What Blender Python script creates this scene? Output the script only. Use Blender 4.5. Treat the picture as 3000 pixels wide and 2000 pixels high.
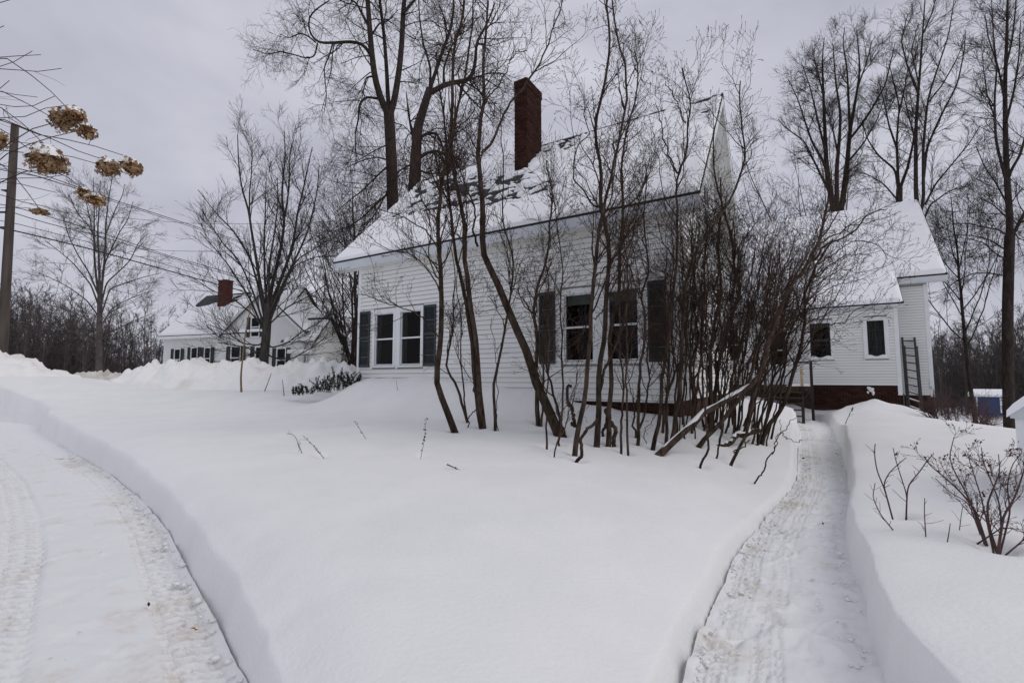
import bpy, math, random
import numpy as np
from mathutils import Vector, Matrix

for _o in list(bpy.data.objects):
    bpy.data.objects.remove(_o)
SC = bpy.context.scene
COL = SC.collection
R = math.radians

# ------------------------------------------------------------------ camera
FPX, PITCH, YAW = 1390.0, R(4.5), R(58.4)      # focal length in photo pixels, upward tilt, house heading
EYE = np.array([0.0, 0.0, 1.6])
cam = bpy.data.cameras.new('camera')
cam.sensor_width = 36.0
cam.lens = FPX * 36.0 / 3000.0
cam.clip_start = 0.05
cam.clip_end = 3000.0
camo = bpy.data.objects.new('camera', cam)
camo.location = EYE
camo.rotation_euler = (R(90) + PITCH, 0, 0)
COL.objects.link(camo)
SC.camera = camo

# ------------------------------------------------------------------ overcast sky
SUN_EL, SUN_AZ = R(46), R(105)
wd = bpy.data.worlds.new('World')
SC.world = wd
wd.use_nodes = True
nt = wd.node_tree
nt.nodes.clear()
n_out = nt.nodes.new('ShaderNodeOutputWorld')
n_bg = nt.nodes.new('ShaderNodeBackground')
n_sky = nt.nodes.new('ShaderNodeTexSky')
n_sky.sky_type = 'NISHITA'
n_sky.sun_disc = False
n_sky.sun_elevation = SUN_EL
n_sky.sun_rotation = SUN_AZ
n_sky.dust_density = 3.0
n_scale = nt.nodes.new('ShaderNodeMixRGB')
n_scale.blend_type = 'MULTIPLY'
n_scale.inputs[0].default_value = 1.0
n_scale.inputs[2].default_value = (0.07, 0.07, 0.07, 1)
nt.links.new(n_sky.outputs[0], n_scale.inputs[1])
n_tc = nt.nodes.new('ShaderNodeTexCoord')
n_map = nt.nodes.new('ShaderNodeMapping')
n_map.inputs['Scale'].default_value = (1.0, 1.0, 2.4)
nt.links.new(n_tc.outputs['Generated'], n_map.inputs[0])
n_ns = nt.nodes.new('ShaderNodeTexNoise')
n_ns.inputs['Scale'].default_value = 2.1
n_ns.inputs['Detail'].default_value = 5.0
n_ns.inputs['Roughness'].default_value = 0.48
n_ns.inputs['Distortion'].default_value = 0.35
nt.links.new(n_map.outputs[0], n_ns.inputs['Vector'])
n_rmp = nt.nodes.new('ShaderNodeValToRGB')
n_rmp.color_ramp.elements[0].position = 0.34
n_rmp.color_ramp.elements[0].color = (0.475, 0.48, 0.565, 1)
n_rmp.color_ramp.elements[1].position = 0.68
n_rmp.color_ramp.elements[1].color = (0.685, 0.69, 0.77, 1)
nt.links.new(n_ns.outputs[0], n_rmp.inputs[0])
n_mix = nt.nodes.new('ShaderNodeMixRGB')
n_mix.inputs[0].default_value = 0.94           # cloud deck over the clear sky
nt.links.new(n_scale.outputs[0], n_mix.inputs[1])
nt.links.new(n_rmp.outputs[0], n_mix.inputs[2])
n_bg.inputs['Strength'].default_value = 1.0
nt.links.new(n_mix.outputs[0], n_bg.inputs[0])
nt.links.new(n_bg.outputs[0], n_out.inputs[0])

sun = bpy.data.lights.new('sun', 'SUN')
sun.energy = 0.88
sun.angle = R(36)
sun.color = (1.0, 0.955, 0.88)
suno = bpy.data.objects.new('sun', sun)
_sd = Vector((math.sin(SUN_AZ) * math.cos(SUN_EL), math.cos(SUN_AZ) * math.cos(SUN_EL), math.sin(SUN_EL)))
suno.rotation_euler = (-_sd).to_track_quat('-Z', 'Y').to_euler()
suno.location = (0, 0, 30)
COL.objects.link(suno)

vs = SC.view_settings
vs.view_transform = 'Standard'
vs.look = 'None'
vs.exposure = 0.0
vs.gamma = 1.0
vs.use_curve_mapping = False
SC.render.resolution_x, SC.render.resolution_y = 1024, 682
SC.render.engine = 'CYCLES'
SC.cycles.transparent_max_bounces = 16

# ------------------------------------------------------------------ survey helpers: a sight line from the photo to a point in the yard
_c, _s = math.cos(PITCH), math.sin(PITCH)
U = np.array([math.sin(YAW), -math.cos(YAW), 0.0])     # along the houses' long walls
V = np.array([math.cos(YAW), math.sin(YAW), 0.0])      # to the back of the houses
HROT = YAW - R(90)


def ray(x, y):
    a, b = (x - 1500.0) / FPX, -(y - 1000.0) / FPX
    return np.array([a, _c - b * _s, _s + b * _c])


def at(x, y, Y):
    d = ray(x, y)
    return EYE + d * (Y / d[1])


def onplane(x, y, P0, n):
    d = ray(x, y)
    return EYE + d * (((np.asarray(P0) - EYE) @ n) / (d @ n))


# ------------------------------------------------------------------ noise
def vnoise(x, y, seed=0):
    x = np.asarray(x, float); y = np.asarray(y, float)
    xi = np.floor(x).astype(np.int64); yi = np.floor(y).astype(np.int64)
    fx = x - xi; fy = y - yi
    fx = fx * fx * (3 - 2 * fx); fy = fy * fy * (3 - 2 * fy)

    def h(a, b):
        n = (a * 374761393 + b * 668265263 + seed * 974711) & 0x7fffffff
        n = ((n ^ (n >> 13)) * 1274126177) & 0x7fffffff
        return ((n ^ (n >> 16)) & 0xffff) / 65535.0
    return (h(xi, yi) * (1 - fx) + h(xi + 1, yi) * fx) * (1 - fy) + (h(xi, yi + 1) * (1 - fx) + h(xi + 1, yi + 1) * fx) * fy


def fbm(x, y, seed=0, o=4):
    s = 0.0; a = 0.5
    for i in range(o):
        s = s + a * (vnoise(x, y, seed + i * 17) - 0.5)
        x = x * 2.03 + 5.1; y = y * 2.03 + 3.7; a *= 0.5
    return s


def sstep(a, b, x):
    t = np.clip((x - a) / (b - a), 0, 1)
    return t * t * (3 - 2 * t)


# ------------------------------------------------------------------ materials
MATS = {}


def mat(name, col, rough=0.8, spec=0.3, col2=None, scale=6.0, detail=4, bump=0.0, bscale=30.0, vary=0.0, stretch=None, metal=0.0, lo=0.35, hi=0.65):
    m = bpy.data.materials.new(name)
    m.use_nodes = True
    t = m.node_tree
    b = t.nodes['Principled BSDF']
    b.inputs['Base Color'].default_value = (*col, 1)
    b.inputs['Roughness'].default_value = rough
    b.inputs['Specular IOR Level'].default_value = spec
    b.inputs['Metallic'].default_value = metal
    tc = t.nodes.new('ShaderNodeTexCoord')
    mp = t.nodes.new('ShaderNodeMapping')
    if stretch:
        mp.inputs['Scale'].default_value = stretch
    t.links.new(tc.outputs['Object'], mp.inputs[0])
    src = None
    if col2 is not None:
        n = t.nodes.new('ShaderNodeTexNoise')
        n.inputs['Scale'].default_value = scale
        n.inputs['Detail'].default_value = detail
        t.links.new(mp.outputs[0], n.inputs['Vector'])
        r = t.nodes.new('ShaderNodeValToRGB')
        r.color_ramp.elements[0].position = lo
        r.color_ramp.elements[1].position = hi
        r.color_ramp.elements[0].color = (*col, 1)
        r.color_ramp.elements[1].color = (*col2, 1)
        t.links.new(n.outputs[0], r.inputs[0])
        src = r.outputs[0]
    if vary > 0:
        oi = t.nodes.new('ShaderNodeObjectInfo')
        hv = t.nodes.new('ShaderNodeHueSaturation')
        mr = t.nodes.new('ShaderNodeMapRange')
        mr.inputs[3].default_value = 1 - vary
        mr.inputs[4].default_value = 1 + vary
        t.links.new(oi.outputs['Random'], mr.inputs[0])
        t.links.new(mr.outputs[0], hv.inputs['Value'])
        hv.inputs['Color'].default_value = (*col, 1)
        if src is not None:
            t.links.new(src, hv.inputs['Color'])
        src = hv.outputs[0]
    if src is not None:
        t.links.new(src, b.inputs['Base Color'])
    if bump > 0:
        n2 = t.nodes.new('ShaderNodeTexNoise')
        n2.inputs['Scale'].default_value = bscale
        n2.inputs['Detail'].default_value = 4
        t.links.new(mp.outputs[0], n2.inputs['Vector'])
        bp = t.nodes.new('ShaderNodeBump')
        bp.inputs['Strength'].default_value = bump
        bp.inputs['Distance'].default_value = 0.02
        t.links.new(n2.outputs[0], bp.inputs['Height'])
        t.links.new(bp.outputs[0], b.inputs['Normal'])
    MATS[name] = m
    return m


mat('snow', (0.80, 0.805, 0.805), 0.75, 0.2, (0.84, 0.843, 0.84), 1.3, 5, 0.30, 34)
mat('bank_snow', (0.86, 0.86, 0.85), 0.8, 0.2, (0.70, 0.66, 0.60), 0.9, 6, 0.35, 14, lo=0.50, hi=0.82)
mat('roof_snow', (0.88, 0.89, 0.91), 0.75, 0.2, (0.90, 0.90, 0.92), 1.0, 2, 0.06, 40)
mat('dirty_snow', (0.55, 0.50, 0.43), 0.85, 0.2, (0.78, 0.76, 0.72), 1.6, 6, 0.4, 10)
mat('siding', (0.80, 0.81, 0.80), 0.55, 0.3, (0.74, 0.745, 0.73), 1.3, 5, 0.03, 60, vary=0.025, stretch=(0.4, 1, 2))
mat('siding_far', (0.76, 0.77, 0.76), 0.55, 0.3, (0.70, 0.70, 0.69), 0.6, 4)
mat('trim', (0.78, 0.80, 0.81), 0.5, 0.35, (0.70, 0.72, 0.73), 2.0, 4)
mat('trim_grey', (0.60, 0.63, 0.66), 0.5, 0.35, (0.54, 0.57, 0.60), 2.0, 4)
mat('wall_core', (0.30, 0.30, 0.29), 0.8, 0.1)  # dark core behind the siding: paints lap shadow and dirt into the board gaps
mat('soffit', (0.74, 0.75, 0.75), 0.6, 0.3, (0.66, 0.65, 0.61), 1.5, 4)
mat('shutter', (0.028, 0.036, 0.038), 0.55, 0.3, (0.040, 0.049, 0.051), 8, 4)
mat('shutter_dark', (0.012, 0.02, 0.02), 0.5, 0.4)
mat('shingle', (0.035, 0.038, 0.042), 0.9, 0.2, (0.075, 0.078, 0.082), 9, 5, 0.2, 60)
mat('drip', (0.012, 0.014, 0.016), 0.6, 0.3)
mat('brick', (0.095, 0.026, 0.018), 0.9, 0.2, (0.050, 0.016, 0.012), 22, 4, 0.2, 80, vary=0.35)
mat('brick_dark', (0.050, 0.019, 0.013), 0.9, 0.1, (0.022, 0.011, 0.009), 20, 4, 0.2, 80, vary=0.4)
mat('mortar', (0.075, 0.056, 0.048), 0.95, 0.1, (0.035, 0.025, 0.022), 20, 4)
mat('interior', (0.012, 0.010, 0.009), 0.9, 0.1)  # near-black, so the rooms read as unlit through the glass
mat('curtain', (0.16, 0.15, 0.145), 0.9, 0.1, (0.09, 0.085, 0.08), 5, 3, stretch=(6, 1, 0.6))
mat('blind', (0.25, 0.25, 0.23), 0.8, 0.1)
mat('bark', (0.028, 0.021, 0.018), 0.95, 0.1, (0.060, 0.048, 0.042), 9, 6, 0.6, 22, stretch=(1, 1, 0.3))
mat('bark_grey', (0.040, 0.034, 0.031), 0.95, 0.1, (0.075, 0.066, 0.062), 8, 6, 0.5, 22, stretch=(1, 1, 0.3))
mat('bark_far', (0.068, 0.058, 0.056), 0.95, 0.1, (0.105, 0.092, 0.089), 3, 4)  # paler than near bark: distance haze put into the colour
mat('lilac_bark', (0.026, 0.017, 0.012), 0.9, 0.1, (0.082, 0.060, 0.046), 14, 6, 0.5, 40, stretch=(1, 1, 0.35), vary=0.2)
mat('lilac_twig', (0.034, 0.021, 0.016), 0.85, 0.12, (0.062, 0.041, 0.031), 8, 3, vary=0.15)
mat('rose_twig', (0.060, 0.030, 0.030), 0.7, 0.3, (0.10, 0.055, 0.050), 10, 3)
mat('red_leaf', (0.10, 0.022, 0.016), 0.7, 0.2, (0.05, 0.018, 0.014), 20, 3)
mat('dead_leaf', (0.06, 0.035, 0.02), 0.8, 0.2, (0.035, 0.02, 0.014), 20, 3)
mat('tan_leaf', (0.42, 0.22, 0.08), 0.7, 0.2)
mat('hydrangea', (0.40, 0.27, 0.155), 0.85, 0.15, (0.17, 0.092, 0.048), 30, 4, vary=0.15)
mat('flower_core', (0.09, 0.045, 0.022), 0.9, 0.1)
mat('weed', (0.085, 0.065, 0.05), 0.9, 0.1)
mat('yew', (0.010, 0.018, 0.010), 0.75, 0.25, (0.022, 0.034, 0.018), 14, 3)
mat('pole_wood', (0.105, 0.088, 0.078), 0.9, 0.15, (0.055, 0.044, 0.038), 5, 6, 0.3, 40, stretch=(1, 1, 0.1))
mat('weather_wood', (0.060, 0.048, 0.040), 0.9, 0.15, (0.035, 0.028, 0.024), 9, 6, 0.3, 40, stretch=(1, 1, 0.25))
mat('pale_wood', (0.52, 0.42, 0.27), 0.8, 0.2, (0.44, 0.34, 0.2), 6, 4)
mat('tread_wood', (0.10, 0.065, 0.042), 0.85, 0.2, (0.055, 0.038, 0.027), 9, 5)
mat('wire', (0.014, 0.014, 0.016), 0.6, 0.3)
mat('wire_grey', (0.10, 0.10, 0.11), 0.6, 0.3)
mat('ladder_metal', (0.075, 0.075, 0.078), 0.6, 0.3, (0.045, 0.045, 0.047), 8, 4, metal=0.2)
mat('blue_paint', (0.035, 0.080, 0.21), 0.6, 0.3, (0.026, 0.062, 0.16), 4, 4)
mat('pipe', (0.02, 0.02, 0.022), 0.5, 0.4)
mat('sapling_bark', (0.26, 0.17, 0.105), 0.9, 0.1, (0.16, 0.11, 0.075), 14, 4)
mat('white_door', (0.72, 0.74, 0.75), 0.5, 0.3)


def glass_mat():
    m = bpy.data.materials.new('glass')
    m.use_nodes = True
    t = m.node_tree
    t.nodes.clear()
    o = t.nodes.new('ShaderNodeOutputMaterial')
    mx = t.nodes.new('ShaderNodeMixShader')
    tr = t.nodes.new('ShaderNodeBsdfTransparent')
    tr.inputs[0].default_value = (0.72, 0.75, 0.74, 1)
    gl = t.nodes.new('ShaderNodeBsdfGlossy')
    gl.inputs[0].default_value = (0.26, 0.26, 0.27, 1)
    gl.inputs['Roughness'].default_value = 0.02
    fr = t.nodes.new('ShaderNodeFresnel')
    fr.inputs[0].default_value = 1.5
    ns = t.nodes.new('ShaderNodeTexNoise')
    ns.inputs['Scale'].default_value = 1.1
    bp = t.nodes.new('ShaderNodeBump')
    bp.inputs['Strength'].default_value = 0.04
    tc = t.nodes.new('ShaderNodeTexCoord')
    t.links.new(tc.outputs['Object'], ns.inputs[0])
    t.links.new(ns.outputs[0], bp.inputs['Height'])
    t.links.new(bp.outputs[0], gl.inputs['Normal'])
    ge = t.nodes.new('ShaderNodeNewGeometry')
    iv = t.nodes.new('ShaderNodeMath'); iv.operation = 'SUBTRACT'; iv.inputs[0].default_value = 1.0
    ml = t.nodes.new('ShaderNodeMath'); ml.operation = 'MULTIPLY'
    t.links.new(ge.outputs['Backfacing'], iv.inputs[1])
    t.links.new(fr.outputs[0], ml.inputs[0]); t.links.new(iv.outputs[0], ml.inputs[1])
    t.links.new(ml.outputs[0], mx.inputs[0])
    t.links.new(tr.outputs[0], mx.inputs[1])
    t.links.new(gl.outputs[0], mx.inputs[2])
    t.links.new(mx.outputs[0], o.inputs[0])
    MATS['glass'] = m


glass_mat()


def packed_mat():
    """Driven-over snow: pale, with tan sand stains of their own shapes and fine grain."""
    m = mat('packed_snow', (0.80, 0.81, 0.83), 0.7, 0.25)
    t = m.node_tree
    b = t.nodes['Principled BSDF']
    tc = t.nodes.new('ShaderNodeTexCoord')
    n2 = t.nodes.new('ShaderNodeTexNoise'); n2.inputs['Scale'].default_value = 22; n2.inputs['Detail'].default_value = 6
    n3 = t.nodes.new('ShaderNodeTexNoise'); n3.inputs['Scale'].default_value = 38; n3.inputs['Detail'].default_value = 4
    for n in (n2, n3):
        t.links.new(tc.outputs['Object'], n.inputs[0])
    at_ = t.nodes.new('ShaderNodeAttribute'); at_.attribute_name = 'dirt'
    r2 = t.nodes.new('ShaderNodeValToRGB')
    r2.color_ramp.elements[0].position = 0.30; r2.color_ramp.elements[0].color = (0, 0, 0, 1)
    r2.color_ramp.elements[1].position = 0.62; r2.color_ramp.elements[1].color = (1, 1, 1, 1)
    t.links.new(n2.outputs[0], r2.inputs[0])
    mu = t.nodes.new('ShaderNodeMath'); mu.operation = 'MULTIPLY'
    t.links.new(at_.outputs['Fac'], mu.inputs[0]); t.links.new(r2.outputs[0], mu.inputs[1])
    mx = t.nodes.new('ShaderNodeMixRGB')
    mx.inputs[1].default_value = (0.79, 0.795, 0.80, 1)
    mx.inputs[2].default_value = (0.52, 0.44, 0.30, 1)
    t.links.new(mu.outputs[0], mx.inputs[0])
    t.links.new(mx.outputs[0], b.inputs['Base Color'])
    bp = t.nodes.new('ShaderNodeBump'); bp.inputs['Strength'].default_value = 0.25; bp.inputs['Distance'].default_value = 0.012
    t.links.new(n3.outputs[0], bp.inputs['Height'])
    t.links.new(bp.outputs[0], b.inputs['Normal'])


packed_mat()


# ------------------------------------------------------------------ mesh helpers
def link(o, parent=None):
    COL.objects.link(o)
    if parent is not None:
        o.parent = parent
    return o


def tag(o, label=None, cat=None, group=None, kind=None):
    if label: o['label'] = label
    if cat: o['category'] = cat
    if group: o['group'] = group
    if kind: o['kind'] = kind
    return o


def empty(name, loc, rz=0.0):
    o = bpy.data.objects.new(name, None)
    o.empty_display_size = 0.2
    o.location = loc
    o.rotation_euler = (0, 0, rz)
    return link(o)


def np_mesh(name, co, quads, smooth=False):
    me = bpy.data.meshes.new(name)
    co = np.ascontiguousarray(co, dtype=np.float32)
    quads = np.ascontiguousarray(quads, dtype=np.int32)
    nq, k = quads.shape
    me.vertices.add(len(co)); me.vertices.foreach_set('co', co.ravel())
    me.loops.add(nq * k); me.loops.foreach_set('vertex_index', quads.ravel())
    me.polygons.add(nq)
    me.polygons.foreach_set('loop_start', np.arange(0, nq * k, k, dtype=np.int32))
    try:
        me.polygons.foreach_set('loop_total', np.full(nq, k, dtype=np.int32))
    except Exception:
        pass
    if smooth:
        me.polygons.foreach_set('use_smooth', np.ones(nq, dtype=bool))
    me.update(calc_edges=True)
    return me


def np_obj(name, co, quads, m, parent=None, smooth=True):
    me = np_mesh(name, co, quads, smooth)
    me.materials.append(MATS[m])
    return link(bpy.data.objects.new(name, me), parent)


class MB:
    def __init__(self):
        self.v = []; self.f = []

    def box(self, x0, x1, y0, y1, z0, z1):
        n = len(self.v)
        self.v += [(x0, y0, z0), (x1, y0, z0), (x1, y1, z0), (x0, y1, z0), (x0, y0, z1), (x1, y0, z1), (x1, y1, z1), (x0, y1, z1)]
        self.f += [tuple(n + i for i in q) for q in ((0, 3, 2, 1), (4, 5, 6, 7), (0, 1, 5, 4), (1, 2, 6, 5), (2, 3, 7, 6), (3, 0, 4, 7))]
        return self

    def poly(self, pts):
        n = len(self.v)
        self.v += [tuple(p) for p in pts]
        self.f.append(tuple(range(n, n + len(pts))))
        return self

    def prism_x(self, prof, x0, x1):
        """profile of (y, z) points extruded along x"""
        n = len(self.v); k = len(prof)
        self.v += [(x0, p[0], p[1]) for p in prof] + [(x1, p[0], p[1]) for p in prof]
        for i in range(k):
            j = (i + 1) % k
            self.f.append((n + i, n + j, n + k + j, n + k + i))
        self.f.append(tuple(n + i for i in range(k))[::-1])
        self.f.append(tuple(n + k + i for i in range(k)))
        return self

    def prism_y(self, prof, y0, y1):
        n = len(self.v); k = len(prof)
        self.v += [(p[0], y0, p[1]) for p in prof] + [(p[0], y1, p[1]) for p in prof]
        for i in range(k):
            j = (i + 1) % k
            self.f.append((n + i, n + j, n + k + j, n + k + i))
        self.f.append(tuple(n + i for i in range(k))[::-1])
        self.f.append(tuple(n + k + i for i in range(k)))
        return self

    def bar(self, a, b, r, r2=None, n=6):
        a = np.array(a, float); b = np.array(b, float)
        r2 = r if r2 is None else r2
        t = b - a; t = t / (np.linalg.norm(t) + 1e-9)
        ref = np.array([0, 0, 1.0]) if abs(t[2]) < 0.9 else np.array([1.0, 0, 0])
        p = np.cross(t, ref); p /= np.linalg.norm(p); q = np.cross(t, p)
        k = len(self.v)
        for c, rr in ((a, r), (b, r2)):
            for i in range(n):
                an = 2 * math.pi * i / n
                self.v.append(tuple(c + rr * (math.cos(an) * p + math.sin(an) * q)))
        for i in range(n):
            j = (i + 1) % n
            self.f.append((k + i, k + j, k + n + j, k + n + i))
        self.f.append(tuple(k + i for i in range(n))[::-1])
        self.f.append(tuple(k + n + i for i in range(n)))
        return self

    def mesh(self, name, m):
        me = bpy.data.meshes.new(name)
        me.from_pydata(self.v, [], self.f)
        me.update()
        if m: me.materials.append(MATS[m])
        return me

    def build(self, name, m, parent=None):
        return link(bpy.data.objects.new(name, self.mesh(name, m)), parent)


def shared(name, me, parent, loc=(0, 0, 0), rot=(0, 0, 0), scale=(1, 1, 1)):
    o = bpy.data.objects.new(name, me)
    o.location = loc; o.rotation_euler = rot; o.scale = scale
    return link(o, parent)


# ---- tubes: many tapered branches in one mesh
def tube_arrays(P, Rad, n):
    """P (B,N,3) Rad (B,N) -> verts, quads"""
    B, N, _ = P.shape
    T = np.gradient(P, axis=1)
    T /= (np.linalg.norm(T, axis=2, keepdims=True) + 1e-9)
    m = np.abs(T[:, :, 2]).mean(1) > 0.75
    ref = np.where(m[:, None, None], np.array([1.0, 0.05, 0.0]), np.array([0.05, 0.0, 1.0]))
    A = np.cross(T, np.broadcast_to(ref, T.shape)); A /= (np.linalg.norm(A, axis=2, keepdims=True) + 1e-9)
    Bv = np.cross(T, A)
    an = 2 * np.pi * np.arange(n) / n
    ring = P[:, :, None, :] + Rad[:, :, None, None] * (np.cos(an)[None, None, :, None] * A[:, :, None, :] + np.sin(an)[None, None, :, None] * Bv[:, :, None, :])
    co = ring.reshape(-1, 3)
    b = np.arange(B)[:, None, None] * (N * n); k = np.arange(N - 1)[None, :, None] * n
    i = np.arange(n)[None, None, :]; j = (i + 1) % n
    q = np.stack([b + k + i, b + k + j, b + k + n + j, b + k + n + i], -1).reshape(-1, 4)
    return co, q


def tubes_obj(name, sets, m, parent=None):
    cos, qs, off = [], [], 0
    for P, Rad, n in sets:
        if len(P) == 0:
            continue
        co, q = tube_arrays(P, Rad, n)
        cos.append(co); qs.append(q + off); off += len(co)
    if not cos:
        return None
    return np_obj(name, np.concatenate(cos), np.concatenate(qs), m, parent)


def resample(pts, N):
    pts = np.asarray(pts, float)
    d = np.r_[0, np.cumsum(np.linalg.norm(np.diff(pts[:, :3], axis=0), axis=1))]
    t = np.linspace(0, d[-1], N)
    out = np.stack([np.interp(t, d, pts[:, i]) for i in range(pts.shape[1])], 1)
    for _ in range(1):                       # soften the corners
        out[1:-1] = 0.25 * out[:-2] + 0.5 * out[1:-1] + 0.25 * out[2:]
    return out


def spawn(rng, P, Rad, per, t0, t1, length, ang, N, wig, up, rk, tip, rmax=9, rmin=0.002, bud=0.0, tbias=1.0, flat=1.0):
    """grow children from parents P (B,M,3), Rad (B,M)"""
    B, M, _ = P.shape
    per = np.full(B, per) if np.isscalar(per) else np.asarray(per)
    idx = np.repeat(np.arange(B), per)
    K = len(idx)
    if K == 0:
        return np.zeros((0, N, 3)), np.zeros((0, N))
    t = t0 + (t1 - t0) * rng.random(K) ** tbias
    s = t * (M - 1); a = np.minimum(s.astype(int), M - 2); f = (s - a)[:, None]
    p0, p1 = P[idx, a], P[idx, a + 1]
    pos = p0 * (1 - f) + p1 * f
    r0 = (Rad[idx, a] * (1 - f[:, 0]) + Rad[idx, a + 1] * f[:, 0])
    T = p1 - p0; T /= (np.linalg.norm(T, axis=1, keepdims=True) + 1e-9)
    rv = rng.normal(size=(K, 3)); rv[:, 2] *= flat
    pe = rv - (rv * T).sum(1, keepdims=True) * T
    pe /= (np.linalg.norm(pe, axis=1, keepdims=True) + 1e-9)
    an = np.radians(rng.uniform(ang[0], ang[1], K))[:, None]
    d = T * np.cos(an) + pe * np.sin(an)
    L = rng.uniform(length[0], length[1], K) * (1.15 - 0.55 * t)
    out = np.zeros((K, N, 3)); out[:, 0] = pos
    st = (L / (N - 1))[:, None]
    upv = np.array([0, 0, 1.0])
    ups = up if hasattr(up, '__len__') else [up] * (N - 1)
    for k in range(1, N):
        d = d + rng.normal(size=(K, 3)) * wig + upv * ups[min(k - 1, len(ups) - 1)]
        d /= (np.linalg.norm(d, axis=1, keepdims=True) + 1e-9)
        out[:, k] = out[:, k - 1] + d * st
    rb = np.clip(r0 * rk, rmin, rmax)
    prof = np.linspace(1, tip, N)[None, :]
    Ro = rb[:, None] * prof
    if bud > 0:
        Ro[:, -1] = np.maximum(Ro[:, -1], bud)
    return out, Ro


# ------------------------------------------------------------------ terrain
DRIVE_EDGE = np.array([(0.55, -4.0), (-0.15, -1.0), (-0.62, 1.0), (-1.08, 2.1), (-1.40, 2.65), (-1.62, 2.88), (-1.96, 3.28), (-2.41, 3.77), (-2.91, 4.32), (-3.5, 4.98),
                       (-4.66, 6.13), (-6.42, 7.71), (-8.58, 9.44), (-10.8, 11.3), (-12.7, 12.9), (-13.6, 13.9), (-14.6, 14.6)])
DRIVE_LEFT = np.array([(-17.5, 15.9), (-24, 15.6), (-30, 14.6), (-30, 7.0), (-15.5, 7.6), (-9.8, 5.7), (-4.3, 2.4), (-3.6, 0.0), (-3.4, -4.0)])
DRIVE_POLY = np.vstack([DRIVE_EDGE, DRIVE_LEFT])
PATH_L = np.array([(0.05, -4.0), (0.22, 0.2), (0.50, 1.95), (0.90, 2.64), (1.10, 3.01), (1.34, 3.37), (1.65, 3.83), (1.95, 4.34), (2.39, 4.92), (2.97, 5.67), (3.80, 6.7), (4.55, 7.72), (6.10, 10.27), (8.31, 13.89), (9.85, 16.6), (9.75, 17.4), (9.6, 18.6)])
PATH_R = np.array([(1.6, -4.0), (1.72, 0.2), (1.72, 1.95), (1.96, 2.64), (2.26, 3.16), (2.50, 3.51), (2.84, 4.09), (3.15, 4.64), (3.66, 5.37), (4.42, 6.38), (5.44, 7.88), (7.05, 10.27), (9.32, 13.89), (11.0, 16.6), (11.5, 17.5), (11.9, 18.9)])
PATH_POLY = np.vstack([PATH_L, PATH_R[::-1]])
HC = np.array([3.531, 10.0, 0.0])              # front right corner of the farmhouse
WA = np.array([14.70, 18.0, 0.0])              # front right corner of the rear wing
HOLLOWS = []
BERM_X = np.array([-14, -11.6, -10.6, -9.5, -7.3, -5.65, -4.6, -3.6, -2.9, -2.4, -1.5, 0.3, 2.0])
BERM_Z = np.array([0.0, 0.15, 0.62, 1.60, 1.67, 1.48, 1.38, 1.37, 1.28, 1.06, 0.92, 0.78, 0.0])


def poly_inside(x, y, poly):
    ins = np.zeros(x.shape, bool)
    n = len(poly)
    for i in range(n):
        x0, y0 = poly[i]; x1, y1 = poly[(i + 1) % n]
        if y0 == y1:
            continue
        c = ((y0 > y) != (y1 > y)) & (x < (x1 - x0) * (y - y0) / (y1 - y0) + x0)
        ins ^= c
    return ins


def poly_dist(x, y, poly):
    d = np.full(x.shape, 1e9)
    n = len(poly)
    for i in range(n):
        x0, y0 = poly[i]; x1, y1 = poly[(i + 1) % n]
        dx, dy = x1 - x0, y1 - y0
        t = np.clip(((x - x0) * dx + (y - y0) * dy) / (dx * dx + dy * dy + 1e-12), 0, 1)
        d = np.minimum(d, np.hypot(x - x0 - t * dx, y - y0 - t * dy))
    return d


def poly_dist_open(x, y, line):
    d = np.full(x.shape, 1e9)
    for i in range(len(line) - 1):
        x0, y0 = line[i]; x1, y1 = line[i + 1]
        dx, dy = x1 - x0, y1 - y0
        t = np.clip(((x - x0) * dx + (y - y0) * dy) / (dx * dx + dy * dy + 1e-12), 0, 1)
        d = np.minimum(d, np.hypot(x - x0 - t * dx, y - y0 - t * dy))
    return d


def drive_z(y):
    return 0.02 * np.clip(y - 3, 0, 12)


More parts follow.
